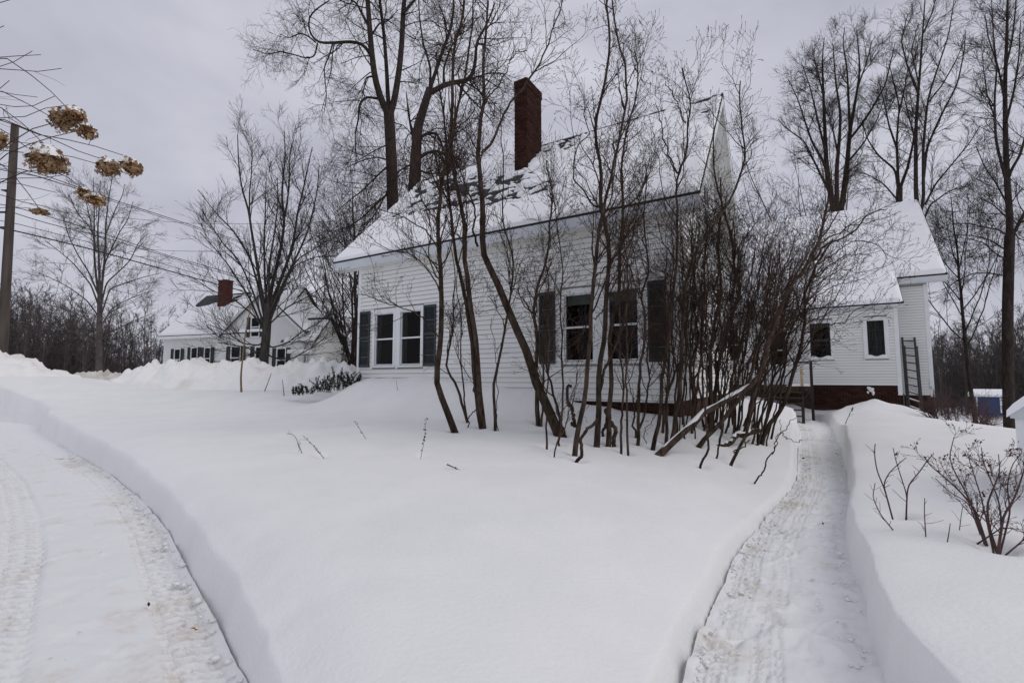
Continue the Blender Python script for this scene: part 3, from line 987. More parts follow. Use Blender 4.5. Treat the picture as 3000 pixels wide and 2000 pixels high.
# ------------------------------------------------------------------ the farmhouse
def farmhouse():
    L, W, ZB, ZE, ZR, OG, OL, OF = 9.94, 7.80, 1.125, 5.41, 9.75, 0.576, 0.93, 0.343
    K = (ZR - ZE) / (W / 2 + OF)
    h = empty('farmhouse', HC, HROT)
    tag(h, 'white clapboard farmhouse with steep snowy roof and tall brick chimney behind the lilacs', 'house')
    ops = [(-9.16, -8.36, 2.02, 3.62), (-8.07, -7.25, 2.02, 3.62), (-2.65, -1.91, 2.02, 3.62), (-1.56, -0.85, 2.02, 3.62)]
    gops = [(0.30, 0.86, 2.04, 3.62), (1.10, 1.66, 2.04, 3.62), (2.24, 2.80, 2.04, 3.62), (5.3, 6.0, 2.04, 3.62), (3.4, 4.15, 5.9, 7.2)]
    zt = ZE - 0.30
    m = MB()
    wall_panel(m, -L, 0.0, ZB, zt, ops)
    wall_panel(m, 0.121, W - 0.121, ZB, zt, gops[:4], axis='y', off=0.0)
    m.box(-L, -L + 0.12, 0.121, W - 0.121, ZB, zt).box(-L, 0.0, W - 0.12, W, ZB, zt)
    for xa in (-0.12, -L):
        # gable triangles
        b = gops[4] if xa > -1 else None
        yt = lambda z: (OF + 0) and ((z - ZE) / K - OF)
        if b is None:
            m.prism_x([(0.0, zt), (W, zt), (W / 2, ZR - 0.12)], xa, xa + 0.12)
        else:
            za, zb_ = b[2], b[3]
            ka = (W / 2) / (ZR - 0.12 - zt)
            e = lambda z: (z - zt) * ka
            m.prism_x([(0.0, zt), (W, zt), (W - e(za), za), (e(za), za)], xa, xa + 0.12)
            m.prism_x([(e(za), za), (b[0], za), (b[0], zb_), (e(zb_), zb_)], xa, xa + 0.12)
            m.prism_x([(b[1], za), (W - e(za), za), (W - e(zb_), zb_), (b[1], zb_)], xa, xa + 0.12)
            m.prism_x([(e(zb_), zb_), (W - e(zb_), zb_), (W / 2, ZR - 0.12)], xa, xa + 0.12)
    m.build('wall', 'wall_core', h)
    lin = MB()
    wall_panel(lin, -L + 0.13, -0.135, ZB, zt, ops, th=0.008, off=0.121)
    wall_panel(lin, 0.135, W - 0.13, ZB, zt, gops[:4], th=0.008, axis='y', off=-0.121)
    lin.build('inner_lining', 'interior', h)  # near-black liner added to keep the rooms dark behind the windows
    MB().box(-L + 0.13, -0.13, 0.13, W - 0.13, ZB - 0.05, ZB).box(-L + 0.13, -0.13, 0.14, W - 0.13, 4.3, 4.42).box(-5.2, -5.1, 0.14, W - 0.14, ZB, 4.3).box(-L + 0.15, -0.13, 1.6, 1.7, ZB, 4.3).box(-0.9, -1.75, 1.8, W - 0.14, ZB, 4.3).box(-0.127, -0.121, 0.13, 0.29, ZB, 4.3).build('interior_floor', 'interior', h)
    siding(h, -L + 0.11, -0.11, ZB, zt - 0.16, 0.127, [(a - 0.1, b + 0.1, c - 0.08, d + 0.1) for a, b, c, d in ops])
    ky = (W / 2) / (ZR - 0.12 - zt)
    siding(h, 0.11, W - 0.11, ZB, ZR - 0.35, 0.127, [(a - 0.1, b + 0.1, c - 0.08, d + 0.1) for a, b, c, d in gops], rot=R(90),
           clip=lambda z: (0.11, W - 0.11) if z < zt else ((z - zt) * ky + 0.05, W - (z - zt) * ky - 0.05))
    for a, b, c, d in ((-L - 0.03, -L + 0.11, -0.03, 0.10), (-0.11, 0.03, -0.03, 0.11), (-0.11, 0.03, W - 0.11, W + 0.03)):
        MB().box(a, b, c, d, ZB - 0.05, zt - 0.002).build('corner_board', 'trim', h)
    MB().box(-L + 0.112, -0.112, -0.036, 0.0, zt - 0.16, zt - 0.003).build('frieze_board', 'soffit', h)
    # windows
    lab = {0: 'far left window of the front wall', 2: 'front window with a half-drawn blind', 3: 'front window beside the right shutter, blind at top'}
    for i, (a, b, c, d) in enumerate(ops):
        window(h, a, b, c, d, blind=0.16 if i > 1 else 0.0, head=0.03, curtain=((0.0, 0.16), (0.84, 1.0)) if i < 2 else None)
    for a, b, c, d in gops:
        window(h, a, b, c, d, rot=R(90), blind=0.48 if d < 4 else 0.2)
    for a, b in ((-9.84, -9.38), (-7.13, -6.67), (-3.33, -2.89), (-0.63, -0.24)):
        shutter(h, a, b, 1.965, 3.735)
    # the mullion boards between the paired windows
    for a, b in ((-8.36, -8.07), (-1.91, -1.56)):
        MB().box(a + 0.101, b - 0.101, -0.04, 0.0, 1.94, 3.76).build('mullion', 'trim', h)
    # eaves
    q = math.hypot(K, 1)
    ln = (W / 2 + OF) * q
    s = MB()
    shingles(s, -L - OL, OG, -OF, ZE, K, ln)
    roof = s.build('roof', 'shingle', h)
    s = MB()
    s.prism_x([(-OF, ZE - 0.002), (W / 2, ZR - 0.002), (W + OF, ZE - 0.002), (W + OF, ZE - 0.035), (W / 2, ZR - 0.040), (-OF, ZE - 0.035)], -L - OL + 0.002, OG - 0.002)
    s.build('roof_deck', 'drip', h)
    s = MB()
    s.prism_x([(-OF + 0.02, ZE - 0.036), (W / 2, ZR - 0.045), (W + OF - 0.02, ZE - 0.036), (W + OF - 0.02, ZE - 0.14), (W / 2, ZR - 0.17), (-OF + 0.02, ZE - 0.14)], -L - OL + 0.03, OG - 0.03)
    s.build('rake_soffit', 'soffit', h)
    MB().box(-L - OL + 0.012, OG - 0.012, -OF + 0.005, -OF + 0.03, ZE - 0.30, ZE - 0.037).build('fascia', 'trim_grey', h)
    MB().box(-L - OL + 0.03, OG - 0.03, -OF + 0.031, 0.0, zt - 0.0, zt + 0.03).build('soffit', 'soffit', h)
    for xe in (-L - OL + 0.008, OG - 0.033):
        for sd in (1, -1):
            yy0 = -OF if sd > 0 else W + OF
            p = [(yy0, ZE - 0.037), (W / 2, ZR - 0.042), (W / 2, ZR - 0.29), (yy0 + sd * 0.0, ZE - 0.285)]
            MB().prism_x(p, xe, xe + 0.025).build('rake_board', 'trim', h)
    for xa, xb in ((-L - OL + 0.035, -L - 0.031), (0.031, OG - 0.035)):      # boxed eave returns
        MB().prism_x([(-OF + 0.031, zt + 0.031), (0.05, zt + 0.031), (0.05, ZE + 0.15), (-OF + 0.031, ZE - 0.15)], xa, xb).build('eave_return', 'soffit', h)
    MB().prism_x([(W / 2 - 0.13, ZR - 0.085), (W / 2, ZR + 0.04), (W / 2 + 0.13, ZR - 0.085), (W / 2, ZR + 0.02)], -L - OL, OG).build('ridge_cap', 'drip', roof)

    def bare(X, T):
        Yl = T / q - OF
        g = lambda cx, cy, sx, sy, a: a * np.exp(-((X - cx) / sx) ** 2 - ((Yl - cy) / sy) ** 2)
        reg = g(-9.6, 3.15, 1.1, 0.55, 1.25) + g(-8.4, 2.4, 1.7, 0.8, 1.05) + g(-6.8, 1.85, 1.5, 0.6, 1.05) + g(-5.0, 1.25, 1.0, 0.45, 1.05) + g(-4.0, 1.15, 0.7, 0.25, 0.8) + g(-4.3, 3.35, 0.9, 0.35, 0.95) + g(-9.8, 1.6, 0.7, 0.4, 0.55) + g(-5.6, 2.15, 1.3, 0.3, 0.75) + g(0.2, 3.3, 0.35, 0.7, 0.9) + g(-2.0, 3.75, 2.5, 0.12, 0.6)
        reg = reg + 1.1 * sstep(ln - 0.28, ln - 0.08, T) * sstep(-0.12, 0.06, fbm(X * 0.5, X * 0, 79, 2)) * (X < 0)
        st = 0.60 + 2.4 * fbm(X * 2.3, T * 8.0, 77, 4) + 0.9 * fbm(X * 6, T * 22, 78, 2)
        course = ((T / 0.14) % 1.0)
        return 0.29 * reg * np.clip(st - 0.05 + 0.22 * (0.5 - course), 0, 1.6)
    roof_snow(h, -L - OL + 0.02, OG - 0.02, -OF, ZE + 0.016, K, ln, 0.10, bare, 260, 140)
    roof_snow(h, -L - OL + 0.02, OG - 0.02, W + OF, ZE + 0.016, K, ln, 0.10, None, 40, 20, side=-1)
    MB().prism_x([(W / 2 - 0.01, ZR - 0.03), (W + OF, ZE + 0.001), (W + OF, ZE - 0.001)], -L - OL, OG).build('rear_shingles', 'shingle', roof)
    # brick foundation
    f = MB()
    f.box(-L, 0, 0.012, 0.3, -0.6, ZB).box(-0.3, -0.012, 0.3, W, -0.6, ZB).box(-L, -L + 0.3, 0.3, W, -0.6, ZB).box(-L, 0, W - 0.3, W, -0.6, ZB)
    f.build('foundation', 'mortar', h)
    bricks(h, -3.1, 0.0, 0.52, ZB - 0.02, off=(0, 0.02), me=BRICK_D)  # darker bricks on the front: the shade on this face is in their colour
    bricks(h, 0.02, 3.4, 0.32, ZB - 0.02, rot=R(90), off=(-0.02, 0.0))
    MB().box(-L + 0.01, 0.0, -0.03, 0.0, ZB - 0.035, ZB - 0.001).build('water_table', 'trim', h)
    # chimney
    ca, cb, c0, c1 = -5.55, -5.10, 2.45, 3.46
    top = at(1537, 226, 14.74)[2]
    ch = MB().box(ca + 0.012, cb - 0.012, c0 + 0.012, c1 - 0.012, 7.6, top).build('chimney', 'mortar', h)
    zr = lambda y: ZE + (y + OF) * K
    z0 = zr(c0) - 0.1
    cor = top - 4 * 0.067
    n = 0
    n += bricks(ch, ca, cb, z0, cor, off=(0, c0 + 0.0), bl=0.23, me=BRICK_D)
    n += bricks(ch, c0 + 0.012, c1, z0, cor, rot=R(90), off=(cb, 0), bl=0.205, me=BRICK_D, clipf=lambda y, z: z > zr(y) - 0.12)
    # corbelled cap
    n += bricks(ch, ca - 0.02, cb + 0.02, cor, top, off=(0, c0 - 0.02), bl=0.25, me=BRICK_D)
    n += bricks(ch, c0 - 0.008, c1 + 0.02, cor, top, rot=R(90), off=(cb + 0.02, 0), bl=0.21, me=BRICK_D)
    rest = MB()
    z = z0; row = 0
    while z < top - 0.02:
        for k in range(6):
            y0_ = c0 + 0.02 + k * 0.2 - (0.1 if row % 2 else 0)
            rest.box(ca - 0.012, ca + 0.03, max(y0_, c0), min(y0_ + 0.19, c1), z + 0.004, z + 0.06)
        for k in range(2):
            rest.box(ca + k * 0.23, ca + k * 0.23 + 0.22, c1 - 0.03, c1 + 0.012, z + 0.004, z + 0.06)
        z += 0.067; row += 1
    tag(rest.build('rear_bricks', 'brick', ch), kind='stuff')
    MB().box(ca - 0.03, cb + 0.03, c0 - 0.04, c0 - 0.013, z0 + 0.05, zr(c0) + 0.06).build('flashing', 'trim_grey', ch)
    # a vent pipe standing out of the ground by the front wall
    return h


house = farmhouse()


# ------------------------------------------------------------------ the rear wing
def rear_wing():
    h = empty('house_wing', WA, HROT)
    tag(h, 'lower white clapboard rear wing with deep snow on its roof and brick base', 'house wing')
    ZB, Z2, RB, XR = 1.348, 0.96, 1.2, 1.13
    # roof plane: z = ze + (y - ye)
    YE, ZE = 0.90, 5.61          # upper eave edge
    YL, ZL = -0.22, 4.47         # lower eave edge
    K = (ZE - ZL) / (YE - YL)
    YRIDGE = YE + 4.0; ZR = ZE + 4.0 * K
    XL = -9.5
    ops = [(-2.84, -2.14, 2.44, 3.86), (-0.94, -0.41, 2.45, 3.86), (-4.42, -3.62, 1.36, 3.70), (-6.2, -5.5, 2.4, 3.8)]
    m = MB()
    wall_panel(m, XL, 0.0, ZB, ZL - 0.0, ops)
    m.box(-0.12, 0.0, 0.121, RB, ZB, ZL + 0.0)
    m.box(-0.12, XR, RB + 0.001, RB + 0.121, Z2, ZE - 0.25)
    m.box(XR - 0.12, XR, RB + 0.122, 2 * YRIDGE - RB, Z2, ZE - 0.25)
    m.prism_x([(RB + 0.122, ZE - 0.25), (2 * YRIDGE - RB, ZE - 0.25), (YRIDGE, ZR - 0.12)], XR - 0.12, XR)
    m.box(XL, XR, 2 * YRIDGE - RB - 0.12, 2 * YRIDGE - RB, Z2, ZE - 0.25)
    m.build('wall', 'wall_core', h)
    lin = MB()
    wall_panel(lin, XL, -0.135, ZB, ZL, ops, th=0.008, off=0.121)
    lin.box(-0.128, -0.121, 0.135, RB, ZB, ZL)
    lin.build('inner_lining', 'interior', h)  # added dark liner, keeps the wing's rooms black behind the glass
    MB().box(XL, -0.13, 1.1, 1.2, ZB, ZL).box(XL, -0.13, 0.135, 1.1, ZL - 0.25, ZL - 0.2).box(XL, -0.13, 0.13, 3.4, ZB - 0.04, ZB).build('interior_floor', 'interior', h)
    big = [(a - 0.1, b + 0.1, c - 0.08, d + 0.1) for a, b, c, d in ops]
    siding(h, XL, -0.10, ZB, ZL - 0.20, 0.108, big)
    siding(h, 0.0, XR - 0.1, Z2, ZE - 0.36, 0.108, off=(0, RB))
    MB().box(-0.10, 0.03, -0.03, 0.11, ZB - 0.36, ZL - 0.02).build('corner_board', 'trim', h)
    MB().box(XR - 0.10, XR + 0.03, RB - 0.03, RB + 0.12, Z2 - 0.06, ZE - 0.3).build('corner_board', 'trim', h)
    MB().box(XL, -0.101, -0.034, 0.0, ZL - 0.20, ZL - 0.015).build('frieze_board', 'trim_grey', h)
    window(h, *ops[0], curtain=((0.0, 0.22), (0.78, 1.0)), snow=0.11, blind=0.12, sash_m='shutter')
    window(h, *ops[1], rail=False, muntin=True, curtain=((0.05, 0.95),), snow=0.10, sash_m='shutter_dark', casing=0.13)
    window(h, *ops[3])
    # back door with a tall two-light storm door
    a, b, c, d = ops[2]
    dm = MB()
    dm.box(a, a + 0.1, 0.0, 0.05, c, d).box(b - 0.1, b, 0.0, 0.05, c, d).box(a + 0.1, b - 0.1, 0.0, 0.05, c, c + 0.85).box(a + 0.1, b - 0.1, 0.0, 0.05, d - 0.1, d).box(a + 0.1, b - 0.1, 0.0, 0.05, c + 1.42, c + 1.47)
    door = dm.build('door', 'white_door', h)
    MB().box(a + 0.1, b - 0.1, 0.022, 0.028, c + 0.85, c + 1.42).build('pane', 'glass', door)
    MB().box(a + 0.1, b - 0.1, 0.022, 0.028, c + 1.47, d - 0.1).build('pane', 'glass', door)
    MB().box(a + 0.2, b - 0.2, -0.008, -0.001, c + 0.15, c + 0.7).build('door_panel', 'trim', door)
    MB().bar((b - 0.05, 0.0, c + 1.0), (b - 0.05, -0.06, c + 1.0), 0.02).bar((b - 0.05, -0.055, c + 1.0), (b - 0.15, -0.055, c + 1.0), 0.014).build('handle', 'ladder_metal', door)
    MB().box(a - 0.1, a - 0.001, -0.045, 0.02, c - 0.05, d + 0.1).box(b + 0.001, b + 0.1, -0.045, 0.02, c - 0.05, d + 0.1).box(a, b, -0.043, 0.02, d + 0.001, d + 0.1).build('door_frame', 'trim', door)
    # roof: an upper slope, and its lower run over the addition
    q = math.hypot(K, 1)
    OG = 1.73
    s = MB()
    shingles(s, XL, OG, YE, ZE, K, 4.0 * q)
    shingles(s, XL, 0.21, YL, ZL, K, (YE - YL) * q)
    s.prism_x([(YE, ZE - 0.002), (YRIDGE, ZR - 0.002), (2 * YRIDGE - YE, ZE - 0.002), (2 * YRIDGE - YE, ZE - 0.04), (YRIDGE, ZR - 0.045), (YE, ZE - 0.04)], XL, OG - 0.002)
    s.prism_x([(YL, ZL - 0.002), (YE - 0.001, ZE - 0.003), (YE - 0.001, ZE - 0.045), (YL, ZL - 0.035)], XL, 0.208)
    s.build('roof', 'drip', h)
    MB().prism_x([(YE + 0.02, ZE - 0.041), (YRIDGE, ZR - 0.05), (2 * YRIDGE - YE, ZE - 0.041), (2 * YRIDGE - YE, ZE - 0.16), (YRIDGE, ZR - 0.17), (YE + 0.02, ZE - 0.16)], XL + 0.02, OG - 0.02).build('rake_soffit', 'soffit', h)
    MB().box(0.03, OG - 0.005, YE + 0.003, YE + 0.028, ZE - 0.25, ZE - 0.042).build('fascia', 'trim_grey', h)
    MB().box(0.03, OG - 0.02, YE + 0.029, RB, ZE - 0.252, ZE - 0.225).build('soffit', 'soffit', h)
    MB().prism_x([(YE + 0.03, ZE - 0.222), (RB + 0.1, ZE - 0.222), (RB + 0.1, ZE + 0.0), (YE + 0.03, ZE - 0.165)], XR + 0.031, OG - 0.03).build('eave_return', 'soffit', h)
    MB().box(XL, 0.205, YL + 0.003, YL + 0.025, ZL - 0.09, ZL - 0.036).build('lower_fascia', 'trim_grey', h)
    MB().box(XL, 0.19, YL + 0.026, 0.0, ZL - 0.092, ZL - 0.07).build('lower_soffit', 'soffit', h)
    MB().prism_x([(YL + 0.02, ZL - 0.036), (YE, ZE - 0.046), (YE, ZE - 0.2), (YL + 0.02, ZL - 0.16)], 0.0, 0.18).build('lower_rake', 'soffit', h)
    roof_snow(h, XL, OG - 0.01, YE, ZE + 0.016, K, 4.0 * q, 0.16, None, 120, 60, seed=9)
    roof_snow(h, XL, 0.2, YL, ZL + 0.016, K, (YE - YL) * q + 0.25, 0.15, None, 100, 26, seed=12, name='lower_roof_snow')
    roof_snow(h, XL, OG - 0.01, 2 * YRIDGE - YE, ZE + 0.016, K, 4.0 * q, 0.14, None, 40, 20, seed=10, side=-1, name='rear_roof_snow')
    # brick base
    f = MB()
    f.box(XL, -0.012, 0.012, 0.3, -1.2, ZB).box(0.0, XR - 0.012, RB + 0.012, RB + 0.3, -1.4, Z2).box(XR - 0.3, XR - 0.012, RB + 0.3, 8, -1.4, Z2)
    f.build('foundation', 'mortar', h)
    bricks(h, -2.8, 0.0, 0.42, ZB - 0.01, off=(0, 0.02), me=BRICK_D)
    bricks(h, 0.02, XR, -0.35, Z2 - 0.01, off=(0, RB + 0.02), me=BRICK_D)
    MB().box(0.034, 0.075, -0.02, 0.03, 0.2, ZB - 0.3).build('metal_corner', 'ladder_metal', h)
    MB().box(XR - 0.02, XR + 0.03, RB - 0.03, RB + 0.02, -0.5, Z2 - 0.07).build('metal_corner', 'ladder_metal', h)
    # snow thrown against the bricks
    sm = MB()
    for cx, cz, w, hh in ((-0.92, 1.19, 0.10, 0.09), (-0.98, 1.24, 0.07, 0.07), (-1.02, 1.08, 0.04, 0.05), (-0.86, 1.06, 0.05, 0.09)):
        n = 9
        ring = [(cx + w * math.cos(2 * math.pi * i / n) * (1 + 0.25 * math.sin(i * 2.3)), -0.004, cz + hh * math.sin(2 * math.pi * i / n) * (1 + 0.2 * math.cos(i * 1.7))) for i in range(n)]
        for i in range(n):
            sm.poly([(cx, -0.04, cz), ring[i], ring[(i + 1) % n]])
    sm.build('stuck_snow', 'snow', h)
    return h


wing = rear_wing()


def porch():
    """weathered wooden steps and landing at the wing's back door (in the wing's own directions)"""
    h = empty('porch_steps', WA, HROT)
    tag(h, 'weathered wooden porch steps with posts and railing at the back door of the wing', 'steps')
    x0, x1, yf = -4.5, -2.82, -1.35
    for k in range(9):
        MB().box(x0 + k * 0.182, x0 + k * 0.182 + 0.172, yf, -0.04, 1.27, 1.31).build('deck_board', 'tread_wood', h)
    MB().box(x0, x1, yf - 0.04, yf - 0.001, 1.10, 1.268).build('rim_board', 'tread_wood', h)
    for k in range(5):
        z = 1.27 - 0.21 * (k + 1); y = yf - 0.05 - 0.27 * (k + 1)
        MB().box(x0 + 0.05, x1 - 0.38, y, y + 0.265, z, z + 0.038).build('tread', 'tread_wood', h)
    for xs in (x0 + 0.02, (x0 + x1 - 0.35) / 2, x1 - 0.38):
        MB().prism_x([(yf - 0.045, 1.06), (yf - 0.045, 0.75), (yf - 1.25, -0.1), (yf - 1.5, -0.1), (yf - 1.5, 0.08)], xs, xs + 0.04).build('stringer', 'weather_wood', h)
    for px_, py_, z0, z1, mm in ((x1 - 0.10, yf - 0.02, -0.2, 2.28, 'weather_wood'), (x1 - 0.42, yf + 0.02, 1.31, 2.02, 'pale_wood'), (x1 - 0.42, yf - 0.12, -0.2, 1.30, 'weather_wood'), (x0, yf - 0.02, -0.2, 2.2, 'weather_wood'), (x1 - 0.42, yf - 1.42, -0.2, 0.75, 'weather_wood')):
        MB().box(px_, px_ + 0.10, py_ - 0.05, py_ + 0.05, z0, z1).build('post', mm, h)
    MB().box(x1 - 0.55, x1 - 0.11, yf - 0.045, yf - 0.005, 2.20, 2.27).build('rail', 'weather_wood', h)
    MB().bar((x1 - 0.37, yf - 0.14, 0.75), (x1 - 0.08, yf - 0.05, 1.2), 0.03).build('brace', 'weather_wood', h)
    # snow left on the landing
    n = 16
    X, Y = np.meshgrid(np.linspace(x1 - 0.9, x1 - 0.01, n), np.linspace(yf + 0.02, -0.06, n))
    Z = 1.311 + 0.09 * np.clip(1 - ((X - x1 + 0.45) / 0.47) ** 4, 0, 1) * np.clip(1 - ((Y - yf / 2) / 0.66) ** 4, 0, 1)
    i = np.arange(n - 1)[:, None]; j = np.arange(n - 1)[None]
    q = np.stack([i * n + j, i * n + j + 1, (i + 1) * n + j + 1, (i + 1) * n + j], -1).reshape(-1, 4)
    np_obj('snow_cap', np.stack([X, Y, Z], -1).reshape(-1, 3), q, 'snow', h)


porch()


def ladder():
    A = WA + 0.75 * V
    tl = onplane(2643, 988, WA + 1.05 * V, V); tr = onplane(2679, 988, WA + 1.05 * V, V)
    bl = onplane(2661, 1215, WA + 0.45 * V, V); br = onplane(2702, 1245, WA + 0.45 * V, V)
    bl = bl + (bl - tl) * 0.12; br = br + (br - tr) * 0.06
    base = (bl + br) / 2
    h = empty('ladder', base)
    tag(h, 'grey metal extension ladder with snow on its rungs leaning on the wing wall', 'ladder')
    loc = lambda p: np.asarray(p) - base
    for a, b in ((bl, tl), (br, tr)):
        MB().bar(loc(a), loc(b), 0.046, n=4).build('rail', 'ladder_metal', h)
    off = -V * 0.05 + U * 0.05
    for a, b in ((bl, tl), (br, tr)):
        MB().bar(loc(a) + off, loc(a + (b - a) * 0.9) + off, 0.028, n=4).build('rail', 'ladder_metal', h)
    nr = 12
    for k in range(nr):
        t = (k + 0.5) / nr
        a = loc(bl + (tl - bl) * t); b = loc(br + (tr - br) * t)
        r = MB().bar(a, b, 0.026, n=6).build('rung', 'ladder_metal', h)
        if k < 7:
            up = np.array([0, 0, 0.03])
            MB().bar(a + up, b + up, 0.016 if k > 3 else 0.026, n=5).build('snow_cap', 'snow', r)


ladder()


# ------------------------------------------------------------------ neighbouring house
def neighbour():
    phi = R(20)
    u2 = np.array([math.cos(phi), -math.sin(phi), 0.0]); v2 = np.array([math.sin(phi), math.cos(phi), 0.0])
    N0 = at(478, 1045, 30.0); N0[2] = 0
    h = empty('neighbour_house', N0, -phi)
    tag(h, 'white neighbouring house with snowy roof, front gable and red brick chimney across the road', 'house')

    def q(x, y, back=0.0):
        P = onplane(x, y, N0 + back * v2, v2)
        return (P - N0) @ u2, P[2]
    D = 5.4; RY = D / 2
    ZE = q(470, 985, -0.35)[1]; ZR = q(600, 868, RY)[1]
    XE = q(462, 985, -0.35)[0]
    GY = -0.45
    G0, GZ0 = q(633, 970, GY); G1, GZ1 = q(890, 985, GY); GM, GA = q(760, 848, GY)
    GM = (G0 + G1) / 2; GZ = (GZ0 + GZ1) / 2
    LX = q(932, 1000)[0]; EL = q(878, 1000)[0]
    XM = GM + 0.2
    MB().box(0, XM, 0, D, 0.4, ZE - 0.03).prism_x([(0, ZE - 0.03), (D, ZE - 0.03), (RY, ZR - 0.1)], 0, 0.2).prism_x([(0, ZE - 0.03), (D, ZE - 0.03), (RY, ZR - 0.1)], XM - 0.2, XM).build('wall', 'siding_far', h)
    s = MB()
    z = 0.6
    while z < ZE - 0.2:          # clapboard lines too fine to take apart at this distance
        s.prism_x([(-0.001, z), (-0.018, z), (-0.004, z + 0.125), (-0.001, z + 0.125)], 0.02, G0 + 0.1)
        z += 0.125
    tag(s.build('clapboards', 'siding_far', h), kind='stuff')
    gable = MB().prism_y([(G0 + 0.15, 0.4), (G1 - 0.15, 0.4), (G1 - 0.15, GZ + 0.05), (GM, GA - 0.12), (G0 + 0.15, GZ + 0.05)], GY + 0.2, 0.6).build('gable_wall', 'siding_far', h)
    s = MB()
    z = 0.6
    y0 = GY + 0.2
    while z < GA - 0.4:
        hw = (G1 - G0) / 2 - 0.16 if z < GZ else (GA - 0.15 - z - 0.125) * ((G1 - G0) / 2 - 0.15) / (GA - 0.12 - GZ)
        if hw > 0.1:
            s.prism_x([(y0 - 0.001, z), (y0 - 0.018, z), (y0 - 0.004, z + 0.125), (y0 - 0.001, z + 0.125)], GM - hw, GM + hw)
        z += 0.125
    tag(s.build('clapboards', 'siding_far', gable), kind='stuff')
    for sgn in (1, -1):
        ye = -0.35 if sgn > 0 else D + 0.35
        o = MB().poly([(XE, ye, ZE), (XM + 0.1, ye, ZE), (XM + 0.1, RY, ZR), (XE, RY, ZR)]).build('roof', 'shingle', h)
        o.modifiers.new('thickness', 'SOLIDIFY').thickness = 0.05
    MB().box(XE + 0.02, G0, -0.38, -0.352, ZE - 0.20, ZE - 0.03).build('fascia', 'trim', h)
    MB().box(XE + 0.02, G0, -0.345, -0.01, ZE - 0.20, ZE - 0.17).build('soffit', 'soffit', h)
    K = (ZR - ZE) / (RY + 0.35); hy = math.hypot(K, 1)

    def bare(X, T):
        top = (RY + 0.35) * hy
        r = np.exp(-((X - 1.0) / 1.2) ** 2 - ((T - top + 0.5) / 0.9) ** 2) * 1.5 + np.exp(-((T - top) / 0.14) ** 2) * 1.3 + np.exp(-((X - 3.3) / 0.5) ** 2 - ((T - top + 0.7) / 0.45) ** 2) * 1.0
        return 0.25 * r * np.clip(0.75 + 1.2 * fbm(X * 1.2, T * 3, 91, 3), 0, 1.5)
    roof_snow(h, XE + 0.02, XM + 0.08, -0.35, ZE + 0.03, K, (RY + 0.35) * hy, 0.09, bare, 90, 60, seed=33)
    for sx in (-1, 1):
        xe = G0 if sx < 0 else G1
        o = MB().poly([(xe, GY, GZ), (GM, GY, GA), (GM, 3.0, GA), (xe, 3.0, GZ)]).build('gable_roof', 'shingle', h)
        o.modifiers.new('thickness', 'SOLIDIFY').thickness = 0.04
        o = MB().poly([(xe, GY + 0.02, GZ + 0.06), (GM, GY + 0.02, GA + 0.07), (GM, 2.9, GA + 0.07), (xe, 2.9, GZ + 0.06)]).build('gable_snow', 'roof_snow', h)
        o.modifiers.new('thickness', 'SOLIDIFY').thickness = 0.05
        MB().prism_y([(xe, GZ - 0.03), (GM, GA - 0.04), (GM, GA - 0.22), (xe + sx * -0.0, GZ - 0.2)], GY - 0.02, GY + 0.02).build('rake_board', 'trim', h)
    # lower ell on the right, its ridge running back
    ez = q(932, 1000)[1]
    rz = q(893, 932, 0.9)[1]
    MB().box(EL, LX - 0.05, -0.1, 1.9, 0.4, ez - 0.02).prism_x([(-0.1, ez - 0.02), (1.9, ez - 0.02), (0.9, rz - 0.08)], LX - 0.25, LX - 0.05).build('ell_wall', 'siding_far', h)
    MB().prism_x([(-0.4, ez - 0.02), (0.9, rz), (2.2, ez - 0.02), (0.9, rz - 0.06)], EL - 1.0, LX + 0.15).build('ell_roof', 'drip', h)
    Ke = (rz - ez + 0.02) / 1.3
    roof_snow(h, EL - 0.8, LX + 0.08, -0.4, ez + 0.0, Ke, 1.08 * math.hypot(Ke, 1), 0.09, None, 20, 16, seed=36, name='ell_snow')
    px0 = q(878, 1030)[0]; px1 = q(922, 1030)[0]; pz = q(900, 1028, -0.9)[1]
    MB().box(px0, px1, -0.9, -0.11, pz - 0.1, pz).build('porch_roof', 'trim', h)
    MB().box(px0 + 0.01, px1 - 0.01, -0.89, -0.11, pz + 0.001, pz + 0.1).build('porch_snow', 'roof_snow', h)

    def win(pa, pb, ta, back, sh=0.24, hh=1.25):
        x0, zt = q(pa, ta, back); x1, _ = q(pb, ta, back)
        z1, z0, y = zt, zt - hh, back
        w = MB()
        c = 0.08
        w.box(x0 - c, x0, y - 0.06, y, z0 - c, z1 + c).box(x1, x1 + c, y - 0.06, y, z0 - c, z1 + c).box(x0, x1, y - 0.06, y, z1, z1 + c).box(x0, x1, y - 0.06, y, z0 - c, z0).box(x0, x1, y - 0.055, y - 0.02, (z0 + z1) / 2 - 0.03, (z0 + z1) / 2 + 0.03)
        o = w.build('window', 'trim', h)
        MB().box(x0, x1, y - 0.03, y - 0.021, z0, (z0 + z1) / 2 - 0.031).build('pane', 'glass', o)
        MB().box(x0, x1, y - 0.04, y - 0.031, (z0 + z1) / 2 + 0.031, z1).build('pane', 'glass', o)
        MB().box(x0, x1, y - 0.0195, y - 0.0185, z0, z1).build('drape', 'interior', o)  # near-black sheet standing in for the unlit room behind the pane
        if sh:
            for a in ((x0 - c - sh, x0 - c - 0.01), (x1 + c + 0.01, x1 + c + sh)):
                shutter(h, a[0], a[1], z0 - 0.05, z1 + 0.05, off=(0, y - 0.02), m='shutter_dark', louvres=False)
    win(515, 530, 1024, -0.02)
    win(564, 580, 1020, -0.02)
    win(603, 618, 1020, -0.02)
    gy = GY + 0.18
    win(681, 706, 1017, gy, 0.3)
    win(752, 772, 1018, gy, 0.3)
    win(815, 838, 1022, gy, 0.26)
